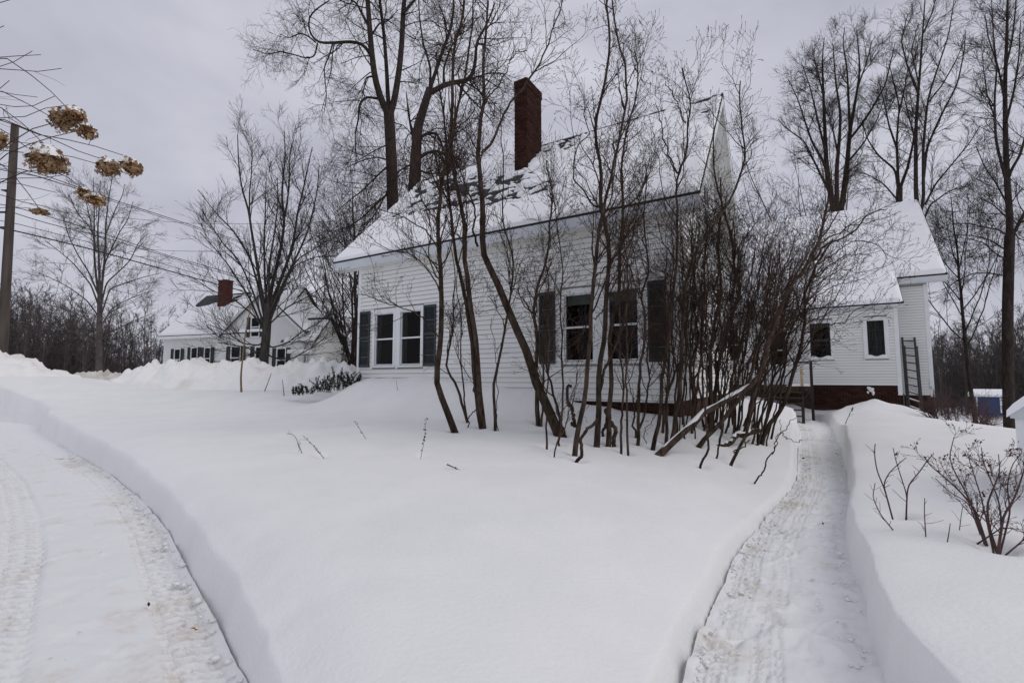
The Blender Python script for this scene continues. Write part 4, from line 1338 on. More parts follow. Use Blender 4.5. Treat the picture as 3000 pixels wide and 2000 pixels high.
    win(740, 762, 932, gy, 0.26, 1.05)
    win(880, 898, 1040, -0.12, 0, 0.9)
    for (xa, xb, ya, yb, back) in ((640, 663, 825, 905, 1.5), (820, 832, 870, 925, 2.2)):
        x0, zt = q(xa, ya, back); x1, _ = q(xb, ya, back); zb = q(xa, yb, back)[1] - 0.5
        cy = back; c = MB().box(x0 + 0.012, x1 - 0.012, cy + 0.012, cy + 0.5, zb, zt).build('chimney', 'mortar', h)
        st = MB()
        z = zb; row = 0; wd_ = x1 - x0
        while z < zt - 0.03:
            x = x0 - (0.1 if row % 2 else 0)
            while x < x1:
                st.box(max(x, x0), min(x + 0.195, x1), cy, cy + 0.03, z + 0.005, z + 0.062); x += 0.205
            y = cy + 0.03 - (0.1 if row % 2 else 0)
            while y < cy + 0.5:
                st.box(x1 - 0.03, x1, max(y, cy + 0.031), min(y + 0.195, cy + 0.5), z + 0.005, z + 0.062); y += 0.205
            z += 0.067; row += 1
        st.box(x0 - 0.03, x1 + 0.03, cy - 0.03, cy + 0.53, zt, zt + 0.1)
        tag(st.build('bricks', 'brick', c), kind='stuff')


neighbour()


def blue_shed():
    Y = 34.0
    a = at(2862, 1203, Y); b = at(2935, 1206, Y); t = at(2862, 1160, Y); r = at(2870, 1141, Y + 1.2)
    base = a.copy(); base[2] -= 0.3
    h = empty('garden_shed', base, -R(32))
    tag(h, 'small blue garden shed with snowy roof among the trees at far right', 'shed')
    w = (b[0] - a[0]) * 0.95; z0, z1 = 0.0, t[2] - base[2]
    MB().box(0, w, 0, 1.3, z0, z1).build('wall', 'blue_paint', h)
    for x in (0.0, w * 0.72, w - 0.07):
        MB().box(x, x + 0.07, -0.03, -0.001, 0.2, z1).build('corner_board', 'trim', h)
    MB().prism_x([(-0.2, z1 - 0.05), (1.5, z1 - 0.05), (0.65, z1 + 0.35)], -0.12, w + 0.15).build('roof', 'trim_grey', h)
    n = MB().prism_x([(-0.23, z1 - 0.02), (-0.2, z1 + 0.12), (0.2, z1 + 0.34), (0.65, z1 + 0.5), (1.5, z1 + 0.08), (0.65, z1 + 0.36)], -0.14, w + 0.14)
    n.build('roof_snow', 'roof_snow', h)
    x0, x1 = w * 0.77, w * 0.93
    o = MB().box(x0 - 0.06, x0, -0.04, -0.001, 0.75, z1 - 0.15).box(x1, x1 + 0.06, -0.04, -0.001, 0.75, z1 - 0.15).box(x0, x1, -0.04, -0.001, 0.75, 0.82).box(x0, x1, -0.04, -0.001, z1 - 0.21, z1 - 0.15).box(x0, x1, -0.04, -0.001, (0.6 + z1) / 2 - 0.03, (0.6 + z1) / 2 + 0.03).build('window', 'trim', h)
    MB().box(x0, x1, -0.015, -0.008, 0.8, z1 - 0.2).build('pane', 'glass', o)
    MB().box(x0, x1, -0.006, -0.003, 0.8, z1 - 0.2).build('drape', 'interior', o)  # black sheet painted in for the dark inside of the shed
    # a door panel standing slightly proud
    MB().box(0.12, w * 0.66, -0.02, -0.001, 0.28, z1 - 0.12).build('door', 'blue_paint', h)


blue_shed()


def white_box_shed():
    Y = 4.9
    c = at(2982, 1222, Y); e = at(2958, 1210, Y - 0.15)
    g = float(ground(c[0], c[1]))
    h = empty('well_house', (c[0], c[1], g - 0.1), -R(52))
    tag(h, 'white wooden well house with snow-laden roof cut by the right edge', 'shed')
    zt = c[2] - g + 0.1
    MB().box(0, 1.5, 0, 1.4, 0, zt).build('wall', 'siding_far', h)
    for k in range(9):
        MB().box(0.06 + k * 0.16, 0.06 + k * 0.16 + 0.15, -0.016, -0.001, 0.1, zt - 0.02).build('plank', 'siding_far', h)
    MB().box(-0.02, 0.055, -0.022, 0.06, 0.0, zt - 0.01).build('corner_board', 'trim', h)
    MB().box(0.02, 1.5, -0.09, -0.023, zt - 0.68, zt - 0.63).build('ledge', 'trim', h)
    MB().box(0.03, 1.5, -0.085, -0.025, zt - 0.629, zt - 0.57).build('ledge_snow', 'snow', h)
    MB().prism_y([(-0.05, zt + 0.03), (0.75, zt + 0.72), (1.55, zt + 0.03), (1.55, zt - 0.01), (-0.05, zt - 0.01)], -0.05, 1.45).build('roof', 'trim_grey', h)
    MB().prism_y([(-0.075, zt + 0.0), (-0.07, zt + 0.07), (-0.02, zt + 0.14), (0.1, zt + 0.26), (0.75, zt + 0.84), (1.57, zt + 0.12), (1.57, zt + 0.04), (0.75, zt + 0.74)], -0.07, 1.47).build('roof_snow', 'roof_snow', h)


white_box_shed()


# ------------------------------------------------------------------ utility pole and wires
def pole():
    Y = 20.0
    top = at(44, 366, Y)
    base = at(6, 1040, Y)
    base = base + (base - top) * 0.16
    h = empty('utility_pole', base)
    tag(h, 'weathered wooden utility pole at the left edge of the picture', 'utility pole')
    n = 16
    P = np.linspace(base, top, n) - base
    Rr = np.linspace(0.185, 0.13, n)
    Rr = np.r_[Rr, 0.001]; P = np.vstack([P, P[-1] + [0, 0, 0.02]])
    tubes_obj('post', [(P[None], Rr[None], 14)], 'pole_wood', h)
    z = at(20, 625, Y) - base
    MB().bar(z + [-1.5, -0.14, 0], z + [0.12, -0.14, 0], 0.045, n=4).build('bracket', 'drip', h)
    for zz, w in ((at(10, 668, Y) - base, 0.16), (at(22, 560, Y) - base, 0.14)):
        MB().box(zz[0] - w, zz[0] + w, zz[1] - w, zz[1] + w, zz[2] - 0.02, zz[2] + 0.02).build('band', 'drip', h)


pole()


def wire(p0, pts, r, label, m='wire'):
    """a wire through photo points with growing distance"""
    P = np.array([at(x, y, d if d > 50 else d * 0.92 + 5.3) for x, y, d in [p0] + pts])
    P = resample(P, 48)
    o = tubes_obj('overhead_wire', [(P[None], np.full((1, 48), r * 1.7), 4)], m)
    tag(o, label, 'wire', 'wires strung from the utility pole along the road')


wire((8, 668, 16), [(70, 682, 16.6), (280, 733, 19), (600, 823, 24), (860, 893, 30), (1060, 940, 37), (1200, 970, 44)], 0.017, 'thick black lowest cable running from the pole to the right')
wire((-60, 640, 15.6), [(0, 643, 15.9), (115, 672, 17), (300, 720, 19.5), (600, 809, 25), (860, 878, 31), (1060, 925, 38), (1200, 955, 44)], 0.008, 'thin wire just above the thick black cable')
wire((30, 620, 16), [(120, 650, 17), (300, 694, 19.5), (600, 785, 25), (860, 862, 31), (1060, 913, 38), (1200, 945, 44)], 0.010, 'third wire from the bottom leaving the pole')
wire((-50, 590, 15.6), [(40, 604, 16.2), (130, 631, 17.5), (300, 683, 20), (480, 745, 23), (600, 779, 25.5), (860, 852, 31), (1060, 905, 38), (1200, 940, 44)], 0.010, 'wire bundled with the third wire, just above it')
wire((-60, 470, 15.6), [(30, 490, 16), (100, 503, 17), (235, 551, 19), (330, 585, 21), (500, 640, 24), (700, 705, 28), (900, 770, 33), (1090, 830, 39)], 0.011, 'upper wire sloping down from near the pole top')
wire((-60, 482, 15.6), [(30, 498, 16), (100, 512, 17), (228, 554, 19), (330, 590, 21), (500, 645, 24), (700, 709, 28), (900, 773, 33), (1090, 833, 39)], 0.008, 'lower strand of the upper pair of wires')
wire((180, 622, 62), [(300, 634, 62), (560, 655, 62), (850, 656, 62), (1100, 640, 62)], 0.016, 'thin level wire far behind the trees, upper', 'wire_grey')
wire((380, 727, 62), [(500, 735, 62), (620, 737, 62), (760, 733, 62), (960, 722, 62), (1100, 710, 62)], 0.016, 'thin level wire far behind the trees, lower', 'wire_grey')


# ------------------------------------------------------------------ lilacs
def px_stem(pts, w0, w1, N=30, lean=0.0, Y=None, sink=0.35, rng=None):
    """a stem traced up from where it leaves the snow; widths in photo pixels"""
    if Y is None:
        b = gp(*pts[0]); Y = b[1]
    P = []
    n = len(pts)
    for i, (x, y) in enumerate(pts):
        f = i / max(n - 1, 1)
        P.append(at(x, y, Y + lean * f))
    P = np.array(P)
    if sink:
        d = P[0] - P[1]; d /= np.linalg.norm(d)
        P = np.vstack([P[0] + d * sink, P])
    P = resample(P, N)
    if rng is not None:
        P[1:-1] += rng.normal(size=(N - 2, 3)) * 0.007
        k_ = rng.normal(size=(N // 3 + 2, 3)) * 0.020
        P[2:-1] += np.stack([np.interp(np.arange(2, N - 1) / 3, np.arange(len(k_)), k_[:, c]) for c in range(3)], 1)
    f = np.linspace(0, 1, N)
    r = (w0 + (w1 - w0) * f ** 0.85) * 0.5 * Y / FPX
    r[:4] *= np.array([1.12, 1.08, 1.04, 1.01])
    return P, r


DENS = [1.5]


def lilac_stem(parent, rng, pts, w0, w1, lean=0.0, dens=1.0, Y=None, sink=0.35, snow=False, label=None, t0=0.25, twigs=True, cap=False):
    P, r = px_stem(pts, w0 * 1.08, w1 * 1.15, lean=lean, Y=Y, sink=sink, rng=rng)
    if cap:
        d = P[-1] - P[-2]; d /= np.linalg.norm(d)
        P = np.vstack([P, P[-1] + d * 0.004]); r = np.r_[r, 0.0005]
    st = tubes_obj('stem', [(P[None], r[None], 9 if w0 > 8 else 6)], 'lilac_bark', parent)
    if label:
        st['label'] = label
    L = np.linalg.norm(np.diff(P, axis=0), axis=1).sum()
    if twigs:
        p0, r0 = spawn(rng, P[None], r[None], max(1, int(L * 0.9 * dens * DENS[0])), max(t0, 0.3), 0.97, (0.8, 2.0), (16, 42), 11, 0.16, 0.07, 0.6, 0.3, rmax=0.015, rmin=0.006)
        q0, s0 = spawn(rng, P[None], r[None], max(2, int(L * 1.5 * dens * DENS[0])), max(t0, 0.3), 0.99, (0.35, 1.0), (20, 50), 7, 0.15, 0.09, 0.55, 0.35, rmax=0.010, rmin=0.004)
        p1, r1 = spawn(rng, p0, r0, 4, 0.15, 1.0, (0.3, 0.9), (20, 50), 7, 0.15, 0.08, 0.65, 0.35, rmax=0.009, rmin=0.0035)
        p1 = np.concatenate([q0, p1]); r1 = np.concatenate([s0, r1])
        p2, r2 = spawn(rng, p1, r1, 4, 0.2, 1.0, (0.16, 0.55), (24, 55), 5, 0.16, 0.06, 0.7, 0.5, rmax=0.0055, rmin=0.0028)
        p3, r3 = spawn(rng, p2, r2, 2, 0.25, 1.0, (0.07, 0.26), (24, 58), 3, 0.14, 0.06, 0.75, 0.7, rmax=0.0038, rmin=0.0024, bud=0.0055)
        tag(tubes_obj('twigs', [(p0, r0, 5), (p1, r1, 4), (p2, r2, 3), (p3, r3, 3)], 'lilac_twig', st), kind='stuff')
    if snow:
        a, b = snow
        i0, i1 = int(a * 29), int(b * 29)
        Q = P[i0:i1].copy(); rr = r[i0:i1] * 0.72
        Q[:, 2] += r[i0:i1] * 0.62
        rr = rr * np.minimum(1, np.minimum(np.arange(len(rr)), np.arange(len(rr))[::-1]) / 1.5 + 0.05)
        rr = rr * (1 + 0.3 * np.sin(np.arange(len(rr)) * 1.9))
        tubes_obj('snow_cap', [(Q[None], rr[None], 7)], 'snow', st)
    return P, r


def lilacs():
    rng = np.random.default_rng(11)
    # ---- the three stout trunks that stand apart on the left
    a = empty('lilac_shrub', gp(1400, 1255))
    a0 = np.array(a.location)
    tag(a, 'bare lilac with stout brown trunks standing nearest the left windows', 'shrub', 'old lilacs before the farmhouse')
    a.location = (0, 0, 0)
    S = lilac_stem
    S(a, rng, [(1331, 1264), (1317, 1214), (1292, 1162), (1274, 1111), (1277, 1065), (1283, 1007), (1288, 978), (1293, 899), (1293, 819), (1286, 723), (1281, 653), (1291, 596), (1297, 500), (1316, 439), (1330, 379), (1340, 337), (1354, 281), (1368, 210), (1375, 140), (1382, 70), (1385, -40)], 19, 3, 0.1, 1.0)
    S(a, rng, [(1366, 1234), (1353, 1180), (1338, 1122), (1315, 1099), (1306, 1065), (1310, 1040), (1315, 1016), (1326, 987), (1326, 950), (1331, 915), (1332, 851), (1328, 790), (1320, 720)], 9, 2, 0.2, 0.5)
    S(a, rng, [(1366, 1234), (1358, 1177), (1362, 1122), (1355, 1079), (1348, 1036), (1352, 978), (1345, 899), (1339, 819), (1335, 760)], 6, 2, -0.1, 0.5)
    S(a, rng, [(1412, 1251), (1405, 1194), (1398, 1137), (1386, 1065), (1383, 1007), (1377, 978), (1364, 915), (1363, 867), (1348, 819), (1336, 771), (1329, 707), (1328, 643), (1315, 586), (1313, 532), (1310, 450), (1300, 340), (1288, 250), (1280, 150)], 15, 3, 0.2, 1.0)
    S(a, rng, [(1415, 1251), (1410, 1194), (1405, 1137), (1398, 1065), (1394, 1007), (1390, 978), (1377, 899), (1368, 819), (1363, 755), (1368, 707), (1368, 660), (1361, 612), (1345, 564), (1337, 526), (1330, 456), (1323, 386), (1323, 316), (1323, 210), (1326, 140), (1351, 70), (1360, 0), (1365, -60)], 17, 6, 0.0, 1.1)
    S(a, rng, [(1451, 1256), (1454, 1194), (1445, 1157), (1441, 1122), (1452, 1082), (1467, 1030), (1475, 979), (1484, 940), (1490, 883), (1498, 851), (1498, 787), (1502, 723), (1492, 704), (1476, 653), (1470, 596), (1474, 532), (1474, 491), (1470, 421), (1467, 316)], 9, 2, 0.1, 0.8)
    S(a, rng, [(1460, 1257), (1458, 1179), (1457, 1108), (1454, 1065), (1449, 1022), (1445, 979), (1440, 930)], 3, 1.5, 0.0, 0.4)
    S(a, rng, [(1372, 1252), (1371, 1220), (1398, 1196)], 4, 3, 0, 0.2, twigs=False)
    S(a, rng, [(1405, 1150), (1392, 1148), (1387, 1110), (1386, 1070)], 5, 2, 0, 0.3, Y=gp(1412, 1251)[1] - 0.1, sink=0)
    S(a, rng, [(1490, 883), (1455, 900), (1430, 870)], 3, 1.5, 0, 0.8, Y=gp(1451, 1256)[1], sink=0)
    # reach of limbs left across the wall
    for q in ([(1283, 985), (1240, 930), (1180, 900), (1110, 880), (1060, 860)], [(1293, 860), (1250, 780), (1200, 740), (1140, 730), (1080, 690)], [(1286, 730), (1250, 680), (1190, 640), (1130, 615), (1070, 600)], [(1281, 660), (1240, 590), (1215, 520), (1190, 460)], [(1293, 830), (1265, 760), (1255, 660), (1235, 560), (1225, 480)]):
        S(a, rng, q, 5, 1.6, -0.2, 1.9, Y=gp(1331, 1264)[1], sink=0, t0=0.2)

    # ---- the middle clump round the big leaning trunk
    b = empty('lilac_shrub', (0, 0, 0))
    tag(b, 'bare lilac clump with a big leaning trunk before the right-hand windows', 'shrub', 'old lilacs before the farmhouse')
    S(b, rng, [(1637, 1272), (1610, 1202), (1581, 1145), (1558, 1093), (1547, 1050), (1527, 999), (1507, 959), (1495, 924), (1476, 883), (1460, 835), (1438, 793), (1415, 755), (1400, 720), (1409, 690), (1414, 640), (1411, 596), (1406, 532), (1407, 509), (1410, 449), (1402, 403), (1407, 351), (1421, 305), (1417, 228), (1417, 158), (1425, 105), (1430, 0), (1432, -60)], 29, 4, 0.3, 0.9, t0=0.4, label='thick trunk leaning left across the wall')
    yb = gp(1637, 1272)[1] + 0.2
    S(b, rng, [(1410, 449), (1446, 410), (1460, 368), (1481, 326), (1502, 293), (1530, 262), (1555, 225), (1573, 200), (1592, 150), (1615, 125), (1617, 70), (1640, 35), (1650, -20)], 8, 3, 0.1, 1.0, Y=yb, sink=0)
    S(b, rng, [(1400, 722), (1383, 691), (1390, 640), (1390, 612), (1374, 570), (1358, 532), (1345, 500), (1335, 440), (1338, 360)], 7, 2.5, 0.1, 1.0, Y=yb, sink=0)
    S(b, rng, [(1421, 305), (1450, 255), (1480, 215), (1500, 175), (1515, 150), (1545, 150)], 5, 2, 0.1, 1.2, Y=yb, sink=0)
    S(b, rng, [(1576, 1238), (1570, 1179), (1576, 1145), (1572, 1090), (1570, 1036), (1576, 993), (1568, 947), (1559, 918), (1575, 867), (1578, 829), (1594, 797), (1604, 746), (1613, 704), (1610, 660), (1620, 621), (1623, 564), (1607, 526), (1600, 470)], 14, 3, 0.1)
    S(b, rng, [(1561, 918), (1540, 890), (1520, 860), (1500, 840)], 5, 2, 0, 1.2, Y=gp(1576, 1238)[1], sink=0)
    S(b, rng, [(1589, 1243), (1590, 1180), (1591, 1122), (1596, 1065), (1597, 1000), (1600, 930), (1605, 860), (1600, 780)], 8, 2.5, 0.1)
    S(b, rng, [(1602, 1310), (1604, 1208), (1604, 1136), (1606, 1065), (1608, 1000), (1612, 930), (1620, 870), (1630, 780)], 7, 2, 0.0)
    S(b, rng, [(1627, 1332), (1630, 1294), (1640, 1280), (1652, 1260), (1666, 1225), (1675, 1185), (1686, 1150), (1690, 1090)], 5, 2, 0.0, 0.6)
    S(b, rng, [(1643, 1301), (1647, 1237), (1653, 1194), (1649, 1122), (1646, 1036), (1648, 978), (1645, 915), (1645, 851), (1648, 803), (1641, 739), (1635, 675), (1626, 612), (1619, 564), (1610, 532), (1605, 470)], 7, 2, 0.2)
    S(b, rng, [(1657, 1274), (1643, 1225), (1629, 1180), (1617, 1134), (1606, 1111), (1598, 1060), (1590, 1000)], 10, 4, 0.1, 0.6)
    S(b, rng, [(1684, 1329), (1683, 1266), (1689, 1237), (1706, 1200), (1715, 1162), (1719, 1108), (1723, 1056), (1731, 993), (1732, 950), (1731, 899), (1728, 835), (1729, 793), (1740, 755), (1745, 691), (1756, 644), (1769, 612), (1783, 564), (1791, 500), (1804, 466), (1815, 414), (1825, 368), (1836, 316), (1841, 263), (1832, 217), (1822, 175), (1808, 123), (1797, 53), (1790, -30)], 15, 4, 0.3)
    S(b, rng, [(1686, 1250), (1683, 1228), (1672, 1197), (1664, 1174)], 11, 9, 0.05, Y=gp(1684, 1329)[1] + 0.05, sink=0, twigs=False, cap=True)
    S(b, rng, [(1696, 1347), (1703, 1300), (1715, 1266), (1738, 1246), (1750, 1225)], 10, 8, 0.15, twigs=False)
    S(b, rng, [(1746, 1303), (1748, 1251), (1752, 1217), (1749, 1180), (1752, 1137), (1756, 1093), (1758, 1059), (1768, 1007), (1775, 964), (1774, 915), (1775, 867), (1779, 819), (1782, 771), (1779, 707), (1779, 675), (1766, 631), (1753, 608), (1756, 564), (1761, 516), (1759, 463), (1743, 431), (1739, 379), (1750, 333), (1762, 288), (1773, 245), (1780, 200), (1780, 151), (1785, 112), (1776, 63), (1776, -20)], 17, 5, 0.2)
    yc = gp(1746, 1303)[1] + 0.15
    S(b, rng, [(1753, 608), (1728, 589), (1712, 561), (1689, 535), (1685, 500), (1682, 456), (1689, 428), (1715, 410), (1717, 368), (1706, 326), (1725, 298)], 5, 2, 0.0, 1.0, Y=yc, sink=0)
    S(b, rng, [(1782, 1301), (1784, 1237), (1787, 1180), (1788, 1122), (1787, 1065), (1784, 1007), (1788, 950), (1800, 900), (1811, 850), (1811, 819), (1811, 755), (1817, 691), (1825, 628), (1826, 564), (1820, 500), (1832, 403), (1846, 351), (1857, 316), (1870, 230), (1860, 150)], 15, 3, 0.3)
    S(b, rng, [(1799, 1300), (1798, 1260), (1791, 1231), (1786, 1200)], 12, 10, 0.05, twigs=False)
    S(b, rng, [(1766, 1271), (1772, 1231), (1782, 1195)], 8, 7, -0.1, twigs=False)
    S(b, rng, [(1756, 1150), (1764, 1111), (1775, 1071), (1795, 1030), (1807, 1007), (1818, 967), (1835, 900), (1845, 830)], 9, 3, 0.1, 1.0, Y=yc - 0.1, sink=0)
    S(b, rng, [(1824, 1320), (1822, 1237), (1821, 1180), (1820, 1094), (1817, 1050), (1815, 980), (1822, 900), (1830, 800)], 8, 2.5, 0.1)
    S(b, rng, [(1838, 1326), (1831, 1266), (1834, 1223), (1834, 1165), (1834, 1093), (1834, 1056), (1840, 980), (1840, 880), (1839, 835), (1836, 777), (1830, 755), (1836, 730), (1828, 690), (1840, 620), (1845, 540)], 7, 2.5, 0.1)
    S(b, rng, [(1860, 1274), (1855, 1223), (1854, 1194), (1867, 1168), (1871, 1130)], 6, 4, 0.1, 0.4)
    S(b, rng, [(1868, 1296), (1871, 1223), (1871, 1151), (1877, 1093), (1883, 1059), (1887, 1030), (1895, 993), (1898, 950), (1885, 890), (1876, 850), (1893, 825), (1903, 797), (1897, 771), (1891, 723), (1893, 690), (1885, 640), (1895, 560), (1890, 480)], 10, 2.5, 0.2)
    S(b, rng, [(1871, 1280), (1878, 1237), (1887, 1194), (1898, 1151), (1901, 1122), (1906, 1094), (1896, 1071), (1893, 1050), (1900, 1000), (1915, 930), (1920, 850)], 7, 2.5, 0.0)
    S(b, rng, [(1893, 1298), (1892, 1270), (1900, 1245), (1912, 1225)], 3, 1.5, 0.0, 0.6)
    for q in ([(1779, 780), (1750, 800), (1740, 830), (1745, 860)], [(1811, 760), (1850, 700), (1870, 640), (1880, 560), (1905, 480)], [(1745, 760), (1770, 735), (1790, 700), (1835, 640), (1860, 600)], [(1775, 900), (1740, 930), (1700, 980)], [(1785, 640), (1820, 590), (1850, 560), (1890, 520)]):
        S(b, rng, q, 4.5, 1.6, 0.0, 1.6, Y=yc, sink=0)

    # ---- the right-hand thicket leaning towards the path
    DENS[0] = 1.5
    c = empty('lilac_shrub', (0, 0, 0))
    tag(c, 'dense lilac thicket of many thin stems leaning right beside the shovelled path', 'shrub', 'old lilacs before the farmhouse')
    S(c, rng, [(1912, 1309), (1918, 1260), (1933, 1223), (1937, 1180), (1939, 1122), (1941, 1079), (1950, 1036), (1953, 979), (1960, 899), (1964, 867), (1976, 835), (1983, 787), (1987, 723), (1987, 675), (1992, 637), (1986, 580), (1986, 532), (1987, 508), (2008, 480), (2016, 449), (2008, 403), (2008, 361), (2022, 337), (2025, 298), (2008, 245), (1999, 200)], 12, 3, 0.3)
    yd = gp(1912, 1309)[1] + 0.25
    S(c, rng, [(1987, 508), (1969, 491), (1966, 463), (1948, 414), (1941, 351), (1923, 309)], 5, 2, 0, 0.9, Y=yd, sink=0)
    S(c, rng, [(2008, 361), (1987, 316), (1976, 284), (1951, 238)], 4, 2, 0, 0.9, Y=yd, sink=0)
    S(c, rng, [(1947, 1294), (1953, 1237), (1953, 1151), (1956, 1094), (1956, 1036), (1959, 950), (1962, 900), (1950, 820), (1955, 740)], 10, 3, 0.1)
    S(c, rng, [(1970, 1286), (1979, 1237), (1985, 1180), (1989, 1122), (1992, 1036), (1995, 970), (2005, 899), (2006, 851), (2022, 803), (2029, 765), (2045, 733), (2070, 691), (2096, 659), (2121, 618), (2140, 580), (2166, 548), (2175, 516), (2176, 508), (2183, 456), (2172, 403), (2169, 333), (2164, 280), (2169, 238)], 13, 3, 0.3)
    S(c, rng, [(1943, 1260), (1947, 1180), (1967, 1122), (1982, 1079), (1993, 1059), (2005, 1000), (2015, 930), (2030, 860), (2035, 780), (2045, 690)], 9, 2.5, 0.2)
    log, lr = S(c, rng, [(1937, 1326), (2007, 1263), (2065, 1220), (2122, 1177), (2180, 1137), (2226, 1105), (2236, 1050), (2250, 1000), (2268, 950), (2281, 915), (2287, 883), (2306, 844), (2344, 809), (2364, 787), (2367, 768), (2389, 723), (2411, 666), (2424, 610), (2430, 560)], 20, 6, 0.9, 1.0, snow=(0.06, 0.47), t0=0.45, label='snow-topped trunk leaning low to the right')
    ye = gp(1937, 1326)[1] + 0.75
    S(c, rng, [(2367, 768), (2383, 755), (2424, 720), (2459, 704), (2500, 679), (2530, 640), (2562, 620), (2600, 612)], 8, 2, 0.1, 0.7, Y=ye, sink=0)
    S(c, rng, [(2389, 723), (2440, 690), (2490, 660), (2540, 650), (2590, 640), (2640, 620)], 5, 1.6, 0.1, 0.6, Y=ye, sink=0)
    S(c, rng, [(2058, 1355), (2069, 1323), (2075, 1312), (2068, 1280), (2065, 1237), (2068, 1180), (2073, 1122), (2071, 1065), (2068, 1007), (2065, 959), (2060, 880)], 7, 3, 0.1)
    S(c, rng, [(2052, 1300), (2088, 1260), (2111, 1237), (2134, 1208), (2165, 1174), (2194, 1122), (2214, 1050), (2228, 980), (2240, 900), (2252, 820), (2262, 740)], 14, 4, 0.3)
    S(c, rng, [(2101, 1326), (2109, 1266), (2119, 1208), (2125, 1150), (2128, 1080), (2120, 1000), (2110, 930), (2118, 850)], 5, 2.5, 0.2)
    S(c, rng, [(2151, 1342), (2162, 1315), (2180, 1283), (2200, 1223), (2208, 1180), (2223, 1122), (2237, 1065), (2251, 1007), (2266, 950), (2280, 870), (2300, 780)], 9, 3, 0.2)
    S(c, rng, [(2162, 1315), (2170, 1308), (2182, 1298), (2196, 1287)], 4, 3, 0.0, twigs=False)
    S(c, rng, [(2128, 1299), (2157, 1283), (2194, 1269), (2223, 1260)], 15, 13, 0.2, snow=(0.2, 0.9), twigs=False, cap=True, label='short cut trunk end topped with snow')
    S(c, rng, [(2240, 1277), (2251, 1248), (2271, 1225), (2294, 1194), (2303, 1174), (2315, 1122), (2337, 1036), (2348, 985), (2357, 915), (2360, 867), (2373, 819), (2383, 781), (2410, 740), (2440, 700)], 13, 4, 0.3)
    S(c, rng, [(2234, 1274), (2246, 1237), (2254, 1180), (2266, 1093), (2280, 1007), (2289, 950), (2300, 900), (2310, 850), (2318, 760)], 6, 2.5, 0.1)
    S(c, rng, [(2234, 1380), (2260, 1332), (2274, 1292), (2290, 1264), (2312, 1234), (2332, 1224)], 5, 1.5, 0.0, 0.3, twigs=False)
    yf = gp(2234, 1380)[1]
    S(c, rng, [(2290, 1266), (2305, 1285), (2322, 1294), (2350, 1291)], 2.2, 1.2, 0, 0.2, Y=yf, sink=0, twigs=False)
    S(c, rng, [(2262, 1330), (2278, 1270), (2287, 1228)], 2.5, 1.2, 0, 0.2, Y=yf, sink=0, twigs=False)
    S(c, rng, [(2174, 1266), (2188, 1223), (2208, 1151), (2226, 1079), (2243, 1022), (2251, 950), (2262, 880), (2270, 800)], 10, 3, 0.2)
    S(c, rng, [(2148, 1274), (2154, 1208), (2155, 1151), (2154, 1065), (2151, 1007), (2148, 950), (2140, 850), (2155, 750), (2150, 660)], 7, 2.5, 0.1)
    S(c, rng, [(2095, 1235), (2105, 1165), (2102, 1036), (2111, 993), (2134, 964), (2150, 900), (2170, 820), (2175, 740)], 9, 3, 0.2)
    S(c, rng, [(2075, 1262), (2088, 1180), (2088, 1122), (2088, 1036), (2099, 946), (2105, 883), (2115, 835), (2108, 803), (2108, 755), (2105, 691), (2115, 600), (2110, 520)], 14, 3, 0.1)
    S(c, rng, [(2085, 1250), (2090, 1180), (2100, 1110), (2112, 1040), (2128, 978), (2144, 930), (2156, 892), (2172, 867), (2174, 838), (2156, 812), (2150, 771), (2148, 723), (2147, 691), (2134, 659), (2124, 628), (2108, 580), (2096, 532), (2090, 450), (2095, 370)], 12, 3, 0.3)
    # thin suckers crowding the thicket
    for i in range(44):
        f = i / 43
        bx = 1985 + 265 * f + rng.uniform(-25, 25)
        by = 1232 + 60 * rng.random()
        lean = -10 + 190 * f + rng.uniform(-60, 60)
        ty = 640 - 120 * (1 - f) * rng.random() + 160 * rng.random() + 60 * f
        pts = []
        for k in range(9):
            g = k / 8
            pts.append((bx + lean * (0.55 * g + 0.45 * g * g) + rng.normal() * 6, by + (ty - by) * g))
        S(c, rng, pts, rng.uniform(3.5, 8), 1.8, rng.uniform(-0.1, 0.5), 0.7, t0=0.3)
    # arching outer sprays over the wing wall
    for q in ([(2360, 950), (2400, 930), (2450, 900), (2500, 880)], [(2350, 980), (2420, 960), (2470, 945), (2510, 900), (2560, 890)], [(2357, 915), (2410, 860), (2460, 830), (2520, 820)], [(2366, 860), (2420, 810), (2470, 790), (2540, 800)], [(2373, 820), (2440, 770), (2500, 740), (2555, 752)], [(2340, 1010), (2420, 990), (2460, 1000)], [(2383, 781), (2450, 740), (2520, 700), (2570, 720), (2600, 760)]):
        S(c, rng, q, 4, 1.4, 0.1, 0.9, Y=gp(2240, 1277)[1] + 0.4, sink=0, t0=0.15)
    return a, b, c


LIL = lilacs()



def dead_leaves():
    """the few curled leaves still hanging on the lilac"""
    rng = np.random.default_rng(5)
    Y = gp(1746, 1303)[1]
    m = MB()
    for (x, y, n, s) in ((1866, 215, 9, 7), (1924, 408, 6, 6), (1935, 170, 4, 5), (1905, 245, 3, 5), (1845, 75, 3, 4)):
        for k in range(n):
            p = at(x + rng.normal() * s * 0.7, y + rng.normal() * s * 1.3, Y + 0.2 + rng.normal() * 0.03)
            d = rng.normal(size=3); d /= np.linalg.norm(d); e = np.cross(d, rng.normal(size=3)); e /= np.linalg.norm(e)
            L, w = rng.uniform(0.03, 0.055), rng.uniform(0.012, 0.02)
            m.poly([p, p + d * L * 0.5 + e * w, p + d * L, p + d * L * 0.5 - e * w])
    m.build('dead_leaves', 'dead_leaf', LIL[1])


dead_leaves()


